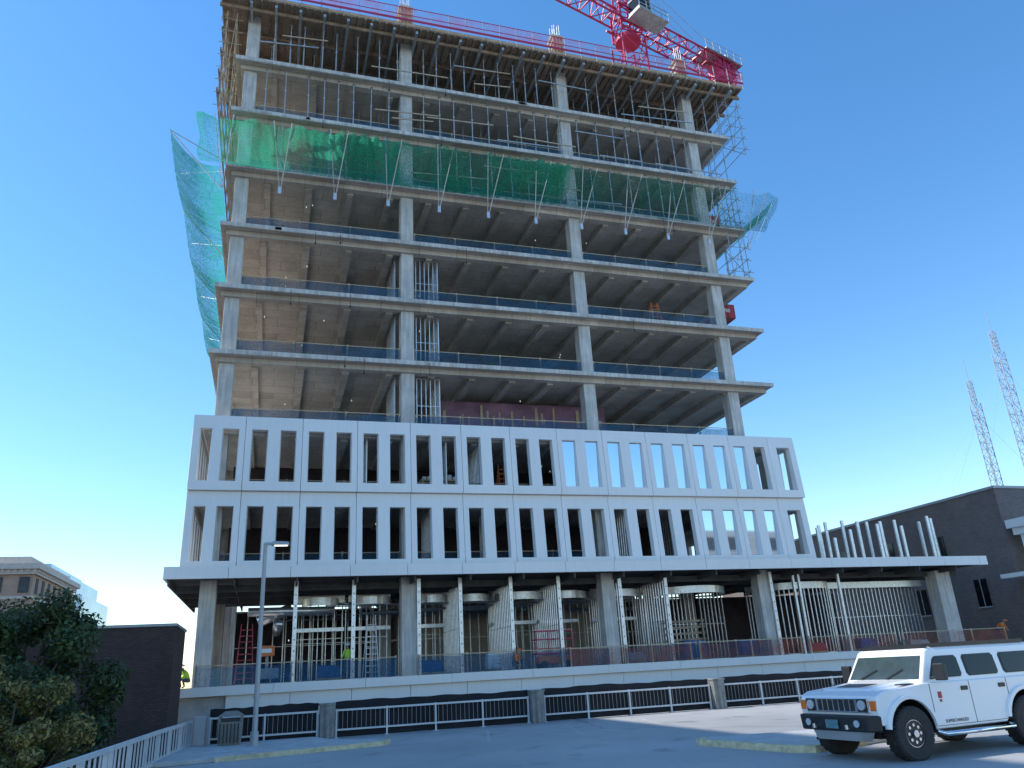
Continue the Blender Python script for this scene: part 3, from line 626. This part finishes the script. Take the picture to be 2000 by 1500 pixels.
# ------------------------------------------------------------ neighbouring buildings
r=root("brick_outbuilding",(-7,38.7,-4),"low dark brown brick building next to the tower","building")
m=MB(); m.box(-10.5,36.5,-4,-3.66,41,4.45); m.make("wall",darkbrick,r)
m=MB(); m.box(-10.55,36.45,4.452,-3.61,41.05,4.56); m.make("coping",greyM,r)
m=MB(); m.box(-6.3,36.44,-4,-5.75,36.49,1.5); m.make("door_recess",darkconc,r)
r=root("brick_building",(62,60,-4),"large flat-roofed dark brown brick building","building")
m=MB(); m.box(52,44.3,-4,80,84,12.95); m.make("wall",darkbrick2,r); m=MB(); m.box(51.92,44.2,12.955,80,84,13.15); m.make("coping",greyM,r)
for (y,z) in ((61,8.8),(55.5,8.6),(50,8.3),(47,4.6),(53,4.4),(66,8.8)):
    w=MB(); w.box(51.93,y,z,51.995,y+1.1,z+2.0); o=w.make("window",carglass,r); fr_=MB(); fr_.box(51.9,y-.08,z-.1,51.99,y+1.18,z-.003); fr_.box(51.9,y+.5,z,51.925,y+.56,z+2)
    q=fr_.make("sill",greyM); q.parent=o
    for v in q.data.vertices: v.co-=r.location
r=root("white_portico",(56,41,-4),"pale stone portico corner with a thick cornice","building")
m=MB(); m.box(51.9,38.3,9.3,64,43.6,9.8); m.box(51.6,38,9.801,64,43.8,10.4); m.make("cornice",white,r); m=MB()
for y in (38.6,42.6): m.box(52.2,y,-4,53.0,y+.7,9.29)
m.box(49.5,38.5,6.2,64,43.5,6.5); m.make("pier",white,r)
r=root("historic_building",(-50,164,-4),"tan brick and stone historic building with heavy cornice","building")
m=MB(); m.box(-75,150,-4,-38,180,22); m.make("wall",tanbrick,r)
m=MB(); m.box(-76,149,22.01,-37,181,22.9); m.box(-75.5,149.5,21.2,-37.5,180.5,22.0); m.box(-75.2,149.8,17.2,-37.8,180.2,17.7); m.box(-74,151,22.91,-39,179,24.3)
for k in range(40): m.box(-75+k*.95,149.3,21.5,-74.6+k*.95,149.49,22.0)
for k in range(30): m.box(-37.49,150+k*1.0,21.5,-37.3,150.4+k*1.0,22.0)
m.make("cornice",stone,r)
for k in range(3,9):
    for z in (6,11.5,18.2): m=MB(); m.box(-72+k*4.0,149.93,z,-70.4+k*4.0,149.99,z+2.6); m.make("window",darkconc,r)
for k in range(7):
    for z in (6,11.5,18.2): m=MB(); m.box(-37.99,152+k*4,z,-37.93,153.6+k*4,z+2.6); m.make("window",darkconc,r)
r=root("glass_building",(-55,230,-4),"pale blue glass office block behind the brick building","building")
m=MB(); m.box(-62,215,-4,-51,250,32); m.box(-50.9,215,-4,-46.5,250,29); m.box(-46.4,215,-4,-43.3,250,24.5); m.make("wall",blueglass,r)
m=MB()
for k in range(12): m.box(-62.1,214.8,-3+k*3,-43.1 if k<9 else(-46.4 if k<10 else -50.8),214.95,-2.2+k*3)
m.make("spandrel",whiteb,r)
r=root("deck_shade_block",(-40,33,-4),"plain tan block added out of view to shade the parking deck","building")  # added building outside the frame, placed and sized to shade the parking deck
m=MB(); m.box(-52,21,-4,-24,44,40); m.make("wall",tanbrick,r)
for k in range(4):
    for z in range(7): m=MB(); m.box(-23.99,22+k*5.5,1+z*5.2,-23.93,26+k*5.5,4+z*5.2); m.make("window",glass,r)
r=root("corner_block",(98,-68,-4),"pale masonry block seen mirrored in the new windows","building")
m=MB(); m.box(84,-84,-4,112,-58,27); m.make("wall",stone,r)
for k in range(6):
    for z in range(6): m=MB(); m.box(86+k*4.4,-57.99,2+z*4.2,88.4+k*4.4,-57.93,4.6+z*4.2); m.make("window",darkconc,r)
for (x,y,z0,z1,w,lab) in ((106.6,90,12,44,1.1,"grey lattice radio mast with side antennas"),(114.6,90,12,53.5,1.3,"tall lattice radio mast with whip antenna")):
    r=root("radio_mast",(x,y,-4),lab,"radio mast"); m=MB(); lattice(m,(x,y,-4),(x,y,z1-6),w,w,34,.05); lattice(m,(x,y,z1-6),(x,y,z1-2),w*.5,w*.5,6,.04); m.make("lattice",mastM,r)
    m=MB(); m.cyl((x,y,z1-2),(x,y,z1+1.5),.05,6)
    for k in range(5):
        zz=z1-8-k*4.5; m.beam((x-1.2,y,zz),(x+1.2,y,zz),.06); m.cyl((x-1.2,y,zz-.6),(x-1.2,y,zz+1.0),.05,6); m.cyl((x+1.2,y,zz-.6),(x+1.2,y,zz+.8),.05,6)
    if w<1.2: m.beam((x-3,y,17.5),(x+2,y,17.5),.08)
    m.make("antenna",mastM,r)
    m=MB()
    for dx,dy in ((-22,-5),(-18,12),(12,-8)): m.cyl((x,y,z1-8),(x+dx,y+dy,10),.012,4)
    m.make("guy_wire",mastM,r)
# ------------------------------------------------------------ trees
def leafmat(name,c1,c2,c3):
    m=bpy.data.materials.new(name); m.use_nodes=True; nt=m.node_tree; N=nt.nodes.new; Lk=nt.links.new
    b=nt.nodes["Principled BSDF"]; b.inputs["Roughness"].default_value=.55
    gi=N("ShaderNodeNewGeometry"); tc=N("ShaderNodeTexCoord"); no=N("ShaderNodeTexNoise"); no.inputs["Scale"].default_value=1.1; no.inputs["Detail"].default_value=2; Lk(tc.outputs["Object"],no.inputs["Vector"])
    ad=N("ShaderNodeMath"); ad.operation='MULTIPLY_ADD'; ad.inputs[1].default_value=.45; Lk(gi.outputs["Random Per Island"],ad.inputs[0])
    mu=N("ShaderNodeMath"); mu.operation='MULTIPLY'; mu.inputs[1].default_value=.65; Lk(no.outputs["Fac"],mu.inputs[0]); Lk(mu.outputs[0],ad.inputs[2])
    cr=N("ShaderNodeValToRGB"); cr.color_ramp.elements[0].position=.3; cr.color_ramp.elements[0].color=(*c1,1); cr.color_ramp.elements[1].position=.8; cr.color_ramp.elements[1].color=(*c3,1)
    e=cr.color_ramp.elements.new(.55); e.color=(*c2,1); Lk(ad.outputs[0],cr.inputs[0]); Lk(cr.outputs[0],b.inputs["Base Color"])
    tr=N("ShaderNodeBsdfTranslucent"); Lk(cr.outputs[0],tr.inputs[0]); mx=N("ShaderNodeMixShader"); mx.inputs[0].default_value=.3; Lk(b.outputs[0],mx.inputs[1]); Lk(tr.outputs[0],mx.inputs[2]); Lk(mx.outputs[0],nt.nodes["Material Output"].inputs[0]); return m
bark=mat("bark",(.09,.065,.045),.9,var=.3,scale=4,bump=.5)
def tree(x,y,z0,h,rx,rz,n,lm,lab,leaf=.085,seed=1):
    rnd=random.Random(seed); r=root("broadleaf_tree",(x,y,z0),lab,"tree"); m=MB()
    cz=z0+h-rz; m.cyl((x,y,z0),(x+.1,y,cz-rz*.3),.2,10,0,.13)
    clumps=[]
    for i in range(70):
        while True:
            a=Vector((rnd.uniform(-1,1),rnd.uniform(-1,1),rnd.uniform(-1,1)))
            if .35<a.length<1: break
        a=a*(.92+.15*rnd.random()); c=Vector((x+a.x*rx,y+a.y*rx,cz+a.z*rz)); clumps.append((c,rnd.uniform(.28,.6)*rx/2.2))
        m.cyl((x+.1,y,cz-rz*.45+a.z*.3),c,.05,6,0,.012)
    m.make("trunk",bark,r,smooth=True); m=MB()
    for i in range(n):
        c,cr=clumps[rnd.randrange(len(clumps))]
        dv=Vector((rnd.gauss(0,1),rnd.gauss(0,1),rnd.gauss(0,1))).normalized()*cr*(rnd.random()**.4)*1.15
        dv.z*=.8; p=c+dv; nn=(dv.normalized()+Vector((rnd.gauss(0,.6),rnd.gauss(0,.6),.4+rnd.gauss(0,.6)))).normalized()
        t=nn.cross(Vector((rnd.random()-.5,rnd.random()-.5,rnd.random()-.5))).normalized(); b=nn.cross(t); s=leaf*rnd.uniform(.6,1.3)
        m.poly([p-t*s,p+b*s*.5,p+t*s,p-b*s*.5])
    m.make("crown",lm,r)
dkleaf=leafmat("dark_leaves",(.022,.04,.014),(.045,.08,.025),(.10,.14,.045)); ylleaf=leafmat("sun_tinted_leaves",(.06,.07,.02),(.16,.155,.045),(.38,.30,.10))  # golden tones put sunlight into the leaf colour, the tree itself is shaded
tree(-7.1,26.5,-4,8.95,3.0,3.4,50000,dkleaf,"full dark green tree beside the brick building",.08,3)
tree(-5.6,21.5,-4,6.9,1.7,2.7,34000,ylleaf,"smaller tree with golden sunlight put into its green leaf colour",.055,5)
tree(-5.9,24.2,-4,6.5,2.0,2.6,26000,dkleaf,"dark green bushy tree behind the railing",.075,8)
# ------------------------------------------------------------ vehicle
carw=mat("car_white",(.84,.84,.84),.18,0,var=.015,scale=.6); chrome=mat("chrome",(.75,.76,.78),.12,1,var=.05)
tyreM=mat("tyre_rubber",(.03,.03,.031),.8,var=.3,scale=9); lampg=mat("lamp_glass",(.7,.72,.74),.1,.4,var=.1,scale=9); amber=mat("amber_lens",(.8,.18,.02),.25,var=.1)
V=root("parked_car",(0,0,0),"boxy white off-road car with black roof rails and chunky tyres","car"); V["_local"]=1
def vm(m,name,mt,parent=None,**k):
    o=m.make(name,mt,o=(0,0,0),**k); o.parent=parent or V; return o
FA,RA,WR,HWd=1.55,-1.7,.475,.99
def arcpts(cx,r,a0,a1,n): return [(cx+r*math.cos(math.radians(a0+(a1-a0)*i/n)),.5+r*math.sin(math.radians(a0+(a1-a0)*i/n))) for i in range(n+1)]
ar=.60
side=[(2.30,.66),(2.34,.95),(2.30,1.18),(2.12,1.255),(1.02,1.345),(-2.5,1.345),(-2.55,.95),(-2.5,.56),(-2.28,.56)]+arcpts(RA,ar,170,5,12)+[(-1.05,.5),(.9,.5)]+arcpts(FA,ar,175,14,12)
m=MB(); m.loft([[(x,-HWd,z) for x,z in side],[(x,HWd,z) for x,z in side]]); body=vm(m,"body",carw,bevel=.035,seg=3,fix=True)
m=MB(); m.box(-2.3,-.7,.4,2.1,.7,.7); vm(m,"chassis",blackp)
m=MB(); m.loft([[(2.1,-.62,1.23),(2.1,.62,1.23),(1.0,.72,1.33),(1.0,-.72,1.33)],[(2.04,-.56,1.31),(2.04,.56,1.31),(1.0,.66,1.415),(1.0,-.66,1.415)]]); vm(m,"hood",carw,bevel=.03,fix=True)
m=MB(); m.loft([[(1.95,-.3,1.318),(1.95,.3,1.318),(1.55,.36,1.36),(1.55,-.36,1.36)],[(1.95,-.3,1.325),(1.95,.3,1.325),(1.55,.36,1.367),(1.55,-.36,1.367)]])
for s in (-1,1): m.box(1.15,s*.8-.07,1.33,1.5,s*.8+.07,1.352)
vm(m,"hood_vent",blackp,fix=True)
m=MB()
m.loft([[(1.04,-.955,1.33),(1.04,.955,1.33),(-2.48,.955,1.33),(-2.48,-.955,1.33)],[(.66,-.86,1.95),(.66,.86,1.95),(-2.40,.86,1.95),(-2.40,-.86,1.95)],[(.56,-.80,2.02),(.56,.80,2.02),(-2.3,.80,2.02),(-2.3,-.80,2.02)]])
vm(m,"cabin",carw,bevel=.03,seg=2,fix=True)
def sy(z): return .955-(z-1.33)/(.62)*.095
def win(x0,x1,x0t,x1t,s,name="side_window"):
    za,zb=1.43,1.82; m=MB(); r_=.05
    P=[(x0,za),(x1,za),(x1t,zb),(x0t,zb)]
    def ring(g,e,sc):
        cx=sum(p[0] for p in g)/4; cz=sum(p[1] for p in g)/4; out=[]
        for i,(x,z) in enumerate(g):
            pa=g[i-1]; pb=g[(i+1)%4]
            for q in (pa,pb):
                dx,dz=q[0]-x,q[1]-z; l=math.hypot(dx,dz); X=x+dx/l*r_; Z=z+dz/l*r_
                X=cx+(X-cx)*sc; Z=cz+(Z-cz)*sc; out.append((X,s*(sy(Z)+e),Z))
        return out
    a=MB(); a.loft([ring(P,.0,1.07),ring(P,.012,1.06)]); fr=vm(a,"window_frame",blackp,fix=True)
    m.loft([ring(P,.0,.99),ring(P,.018,.985)]); w=vm(m,name,carglass,fix=True); fr.parent=w
for s in (-1,1):
    win(.76,-.10,.50,-.10,s); win(-.30,-1.16,-.30,-1.16,s); win(-1.38,-2.3,-1.38,-2.25,s)
def wsp(y,t,e):
    x=1.04-.38*t+e; z=1.33+.62*t; return (x,y*(.955-.095*t),z+e*.6)
m=MB(); m.loft([[wsp(-.92,.14,.0),wsp(.92,.14,.0),wsp(.9,.84,.0),wsp(-.9,.84,0)],[wsp(-.92,.14,.012),wsp(.92,.14,.012),wsp(.9,.84,.012),wsp(-.9,.84,.012)]]); vm(m,"windscreen",mat("windscreen_glass",(.05,.07,.07),.06,0,var=.3,scale=2,spec=.4),fix=True)
for y in (-.35,.35): m=MB(); m.beam(wsp(y-.25,.12,.03),wsp(y+.15,.42,.03),.018); vm(m,"wiper",blackp)
m=MB()
for s in (-1,1): m.beam((.45,s*.81,2.05),(-2.3,s*.81,2.05),.06,.07)
for x in (.4,-.5,-1.4,-2.25): m.box(x-.04,-.8,2.02,x+.04,.8,2.06)
m.beam((.57,-.82,2.03),(.57,.82,2.03),.08,.06)
vm(m,"roof_rail",blackp)
for s in (-1,1):
    m=MB()
    for x in (.90,-.19,-1.27): m.box(x-.006,s*HWd-.004,.56,x+.006,s*HWd+.004,1.33)
    m.box(-1.27,s*HWd-.003,.55,.90,s*HWd+.003,.56); vm(m,"door_gap",blackp)
for s in (-1,1):
    for x in (-.02,-1.1): m=MB(); m.box(x-.1,s*HWd-.02,1.16,x+.08,s*HWd+.025,1.24); vm(m,"door_handle",blackp,bevel=.01)
for s in (-1,1):
    m=MB(); m.box(.68,min(s*1.06,s*1.28),1.38,.79,max(s*1.06,s*1.28),1.70); m.beam((.76,s*.93,1.42),(.75,s*1.1,1.45),.05); vm(m,"wing_mirror",blackp,bevel=.02)
for cx in (FA,RA):
    for s in (-1,1):
        m=MB(); o_=arcpts(cx,.665,174,8,16); i_=arcpts(cx,.585,174,8,16); y0,y1=s*.95,s*1.055
        ring=o_+i_[::-1]; m.loft([[(x,y0,z) for x,z in ring],[(x,y1,z) for x,z in ring]]); vm(m,"wheel_arch",carw,bevel=.01,fix=True)
        m=MB(); a_=arcpts(cx,.58,178,2,14)
        for i in range(14): m.poly([(a_[i][0],s*.5,a_[i][1]),(a_[i+1][0],s*.5,a_[i+1][1]),(a_[i+1][0],s*1.0,a_[i+1][1]),(a_[i][0],s*1.0,a_[i][1])])
        vm(m,"wheel_well",blackp)
for s in (-1,1):
    m=MB(); m.cyl((.85,s*1.1,.42),(-1.05,s*1.1,.42),.045,12); m.cyl((.85,s*1.1,.42),(.95,s*.9,.5),.04,10); m.cyl((-1.05,s*1.1,.42),(-1.15,s*.9,.5),.04,10); vm(m,"running_board",chrome,smooth=True)
for cx in (FA,RA):
    for s in (-1,1):
        prof=[(-.15,.40),(-.155,.44),(-.13,.47),(.13,.47),(.155,.44),(.15,.40),(.14,.25),(-.14,.25)]
        m=MB(); n=40
        rings=[]
        for i in range(n):
            t=2*math.pi*i/n; rings.append([(cx+rr*math.cos(t),s*.89+yy,.475+rr*math.sin(t)) for yy,rr in prof])
        rings.append(rings[0]); m.loft(rings,cap=False)
        for i in range(n):
            t=2*math.pi*i/n
            for yy in (-.1,.03,.1) if i%2 else (-.04,.1,-.13): 
                c=Vector((cx+.472*math.cos(t),s*.89+yy,.475+.472*math.sin(t))); d_=Vector((-math.sin(t),0,math.cos(t))); m.beam(c-d_*.025,c+d_*.025,.055,.03)
        ty=vm(m,"tyre",tyreM,fix=True)
        m=MB(); yo=s*(.89+.11); m.cyl((cx,s*.80,.475),(cx,yo,.475),.245,28); wheel_rim=vm(m,"rim",blackp,bevel=.01)
        m=MB()
        for i in range(8):
            t=2*math.pi*i/8; m.cyl((cx+.15*math.cos(t),yo,.475+.15*math.sin(t)),(cx+.15*math.cos(t),yo+s*.015,.475+.15*math.sin(t)),.03,8)
        m.cyl((cx,yo,.475),(cx,yo+s*.05,.475),.065,14)
        for i in range(30):
            t=2*math.pi*i/30; t2=2*math.pi*(i+1)/30; m.beam((cx+.238*math.cos(t),yo+s*.012,.475+.238*math.sin(t)),(cx+.238*math.cos(t2),yo+s*.012,.475+.238*math.sin(t2)),.006,.01)
        hb=vm(m,"hub",chrome); wheel_rim.parent=ty; hb.parent=ty
m=MB(); m.box(2.335,-.80,.88,2.36,.80,1.15); g0=vm(m,"grille",chrome,bevel=.015)
m=MB()
for i in range(7): y=-.42+i*.14; m.box(2.362,y-.045,.91,2.372,y+.045,1.12)
q=vm(m,"grille_slot",blackp); q.parent=g0
for s in (-1,1):
    m=MB(); m.box(2.352,s*.66-.125,.90,2.366,s*.66+.125,1.135); h0=vm(m,"headlight",blackp,bevel=.02); m=MB(); m.cyl((2.36,s*.66,1.02),(2.395,s*.66,1.02),.09,18); q=vm(m,"lens",lampg,smooth=False); q.parent=h0
    m=MB(); m.box(2.30,s*.90-.07,.92,2.355,s*.90+.07,1.1); vm(m,"indicator",amber,bevel=.015)
m=MB(); m.loft([[(2.3,-1.0,.55),(2.5,-.85,.55),(2.5,.85,.55),(2.3,1.0,.55)],[(2.3,-1.02,.84),(2.53,-.85,.84),(2.53,.85,.84),(2.3,1.02,.84)]]); vm(m,"bumper",blackp,bevel=.03,fix=True)
m=MB(); m.loft([[(2.2,-.6,.36),(2.42,-.55,.38),(2.42,.55,.38),(2.2,.6,.36)],[(2.2,-.7,.545),(2.46,-.6,.545),(2.46,.6,.545),(2.2,.7,.545)]]); vm(m,"skid_plate",greyM,fix=True)
for s in (-1,1): m=MB(); m.cyl((2.53,s*.62,.7),(2.55,s*.62,.7),.065,14); vm(m,"fog_lamp",lampg)
for s in (-1,1):
    m=MB(); m.cyl((2.5,s*.42,.63),(2.6,s*.42,.63),.03,8); m.cyl((2.6,s*.42,.60),(2.6,s*.42,.68),.03,8); vm(m,"tow_hook",chrome)
m=MB(); m.box(2.535,-.16,.60,2.545,.16,.76); vm(m,"number_plate",mat("plate",(.1,.22,.26),.5,var=.5,scale=20))
m=MB(); m.box(-2.72,-.95,.55,-2.5,.95,.85); m.cyl((-2.75,.1,1.15),(-2.53,.1,1.15),.45,24); vm(m,"rear_carrier",blackp,bevel=.02)
textmesh("SUPERCHARGED",.085,blackp,(.35,HWd+.005,.6),(math.radians(90),0,math.radians(180)),V,"lettering",.002)
m=MB(); m.box(.62,HWd,1.05,.72,HWd+.006,1.17); m.box(.64,HWd,.98,.70,HWd+.006,1.03); vm(m,"emblem",redp)
ang=math.atan2(-.107,-.994)
ca,sa=math.cos(ang),math.sin(ang)
sc=1.02
wx,wy=11.83,13.15
lx,ly=FA*sc,.97*sc
V.scale=(sc,sc,sc*.97); V.rotation_euler=(0,0,ang); V.location=(wx-(lx*ca-ly*sa),wy-(lx*sa+ly*ca),0.0)
# ------------------------------------------------------------ people
skinM=mat("skin",(.42,.24,.16),.6,var=.1); jeans=mat("denim",(.05,.07,.12),.85,var=.2)
def person(loc,rz,joints,edges,rad,vestM,lab,headp,nj):
    r=root("person",loc,lab,"person"); r.rotation_euler=(0,0,rz)
    me=bpy.data.meshes.new("body"); me.from_pydata(joints,edges,[]); o=bpy.data.objects.new("body",me); COL.objects.link(o)
    md=o.modifiers.new("s","SKIN"); sv=me.skin_vertices[0].data
    for i,q in enumerate(rad): sv[i].radius=(q,q); sv[i].use_root=(i==0)
    s2=o.modifiers.new("u","SUBSURF"); s2.levels=1; s2.render_levels=1
    dg=bpy.context.evaluated_depsgraph_get(); nm=bpy.data.meshes.new_from_object(o.evaluated_get(dg)); bpy.data.objects.remove(o)
    nm.materials.clear(); nm.materials.append(jeans); nm.materials.append(vestM); nm.materials.append(skinM)
    for p in nm.polygons:
        c=p.center; p.use_smooth=True
        d_={i:(Vector(j)-c).length for i,j in enumerate(joints)}; k=min(d_,key=d_.get)
        p.material_index=1 if k in (1,2,5,8,6,9) else (2 if k in (3,4,7,10) else 0)
    b=bpy.data.objects.new("body",nm); COL.objects.link(b); b.parent=r
    m=MB(); hx,hy,hz=headp; rings=[]
    for j in range(5):
        t=j/4*math.pi/2; rr=.13*math.cos(t)+.001; rings.append([(hx+rr*math.cos(a*math.pi/6),hy+rr*1.15*math.sin(a*math.pi/6),hz+.04+.11*math.sin(t)) for a in range(12)])
    m.loft(rings); m.cyl((hx,hy-.05,hz+.03),(hx,hy-.05,hz+.045),.16,12); q=m.make("hard_hat",white if vestM!=MATS.get("hv_orange") else orangeM,o=(0,0,0),smooth=True); q.parent=r
hvg=mat("hv_green",(.45,.75,.06),.7,var=.1); hvo=mat("hv_orange",(.85,.2,.03),.7,var=.1)
E_=[(0,1),(1,2),(2,3),(3,4),(2,5),(5,6),(6,7),(2,8),(8,9),(9,10),(0,11),(11,12),(12,13),(13,14),(0,15),(15,16),(16,17),(17,18)]
RD=[.13,.14,.13,.06,.10,.065,.05,.04,.065,.05,.04,.09,.065,.045,.04,.09,.065,.045,.04]
bend=[(0,0,.9),(0,-.2,1.1),(0,-.42,1.22),(0,-.5,1.27),(0,-.6,1.3),(-.2,-.42,1.18),(-.24,-.5,.93),(-.2,-.62,.72),(.2,-.42,1.18),(.24,-.5,.93),(.2,-.62,.72),(-.1,0,.85),(-.12,-.06,.48),(-.12,.02,.08),(-.12,-.14,.04),(.1,0,.85),(.13,-.1,.48),(.13,.0,.08),(.13,-.16,.04)]
stand=[(0,0,.95),(0,0,1.18),(0,0,1.42),(0,0,1.52),(0,-.02,1.64),(-.2,0,1.4),(-.26,-.02,1.12),(-.25,-.15,.9),(.2,0,1.4),(.27,-.05,1.14),(.2,-.28,1.05),(-.1,0,.9),(-.12,-.03,.5),(-.12,.02,.08),(-.12,-.14,.04),(.1,0,.9),(.13,-.03,.5),(.13,.03,.08),(.13,-.13,.04)]
crouch=[(0,.1,.35),(0,0,.55),(0,-.14,.75),(0,-.2,.84),(0,-.26,.93),(-.2,-.14,.72),(-.24,-.3,.5),(-.15,-.45,.35),(.2,-.14,.72),(.24,-.3,.5),(.15,-.45,.35),(-.12,.08,.33),(-.2,-.3,.48),(-.18,-.15,.08),(-.18,-.3,.04),(.12,.08,.33),(.2,-.3,.48),(.18,-.15,.08),(.18,-.3,.04)]
person((-3.55,42.3,1.96),math.radians(-60),crouch,E_,RD,hvg,"worker in a green safety vest bending down at the corner",(0,-.27,.96),0)
person((13.0,42.45,1.97),math.radians(30),crouch,E_,RD,hvo,"worker in an orange vest crouching at the floor edge",(0,-.27,.96),0)
person((47.2,42.8,1.97),math.radians(20),bend,E_,RD,hvo,"worker in an orange vest leaning over the podium edge",(0,-.62,1.33),0)
person((4.2,44.3,1.97),math.radians(200),stand,E_,RD,hvg,"worker in a yellow vest standing among the studs",(0,-.03,1.68),0)
# ------------------------------------------------------------ camera, light, world
f0=Vector((.2874,.8927,.347)).normalized(); rr=Vector((.9563,-.2877,-.052)); rr=(rr-f0*rr.dot(f0)).normalized(); uu=rr.cross(f0)
cam=bpy.data.cameras.new("camera"); co=bpy.data.objects.new("camera",cam); COL.objects.link(co)
M=Matrix(((rr.x,uu.x,-f0.x,0),(rr.y,uu.y,-f0.y,0),(rr.z,uu.z,-f0.z,2.0),(0,0,0,1))); co.matrix_world=M
cam.sensor_width=36; cam.lens=1504.8/2000*36; cam.clip_end=4000; cam.clip_start=.1
bpy.context.scene.camera=co
el=math.radians(46); rot=math.atan2(-.95,.30)
sd=Vector((math.sin(rot)*math.cos(el),math.cos(rot)*math.cos(el),math.sin(el)))
s=bpy.data.lights.new("sun","SUN"); s.energy=5.0; s.angle=math.radians(.5); s.color=(1,.95,.87)
so=bpy.data.objects.new("sun",s); COL.objects.link(so); so.rotation_euler=sd.to_track_quat('Z','Y').to_euler(); so.location=(0,0,80)
w=bpy.data.worlds.new("World"); bpy.context.scene.world=w; w.use_nodes=True; nt=w.node_tree
sk=nt.nodes.new("ShaderNodeTexSky"); sk.sky_type='NISHITA'; sk.sun_disc=False; sk.sun_elevation=el; sk.sun_rotation=rot; sk.altitude=0; sk.air_density=1.1; sk.dust_density=.08; sk.ozone_density=1.8
hs=nt.nodes.new("ShaderNodeHueSaturation"); hs.inputs["Saturation"].default_value=1.28; hs.inputs["Value"].default_value=1.7
nt.links.new(sk.outputs[0],hs.inputs["Color"]); nt.links.new(hs.outputs[0],nt.nodes["Background"].inputs[0]); nt.nodes["Background"].inputs[1].default_value=.15
sc_=bpy.context.scene; sc_.view_settings.view_transform='Standard'; sc_.view_settings.look='None'; sc_.view_settings.exposure=0; sc_.view_settings.gamma=1
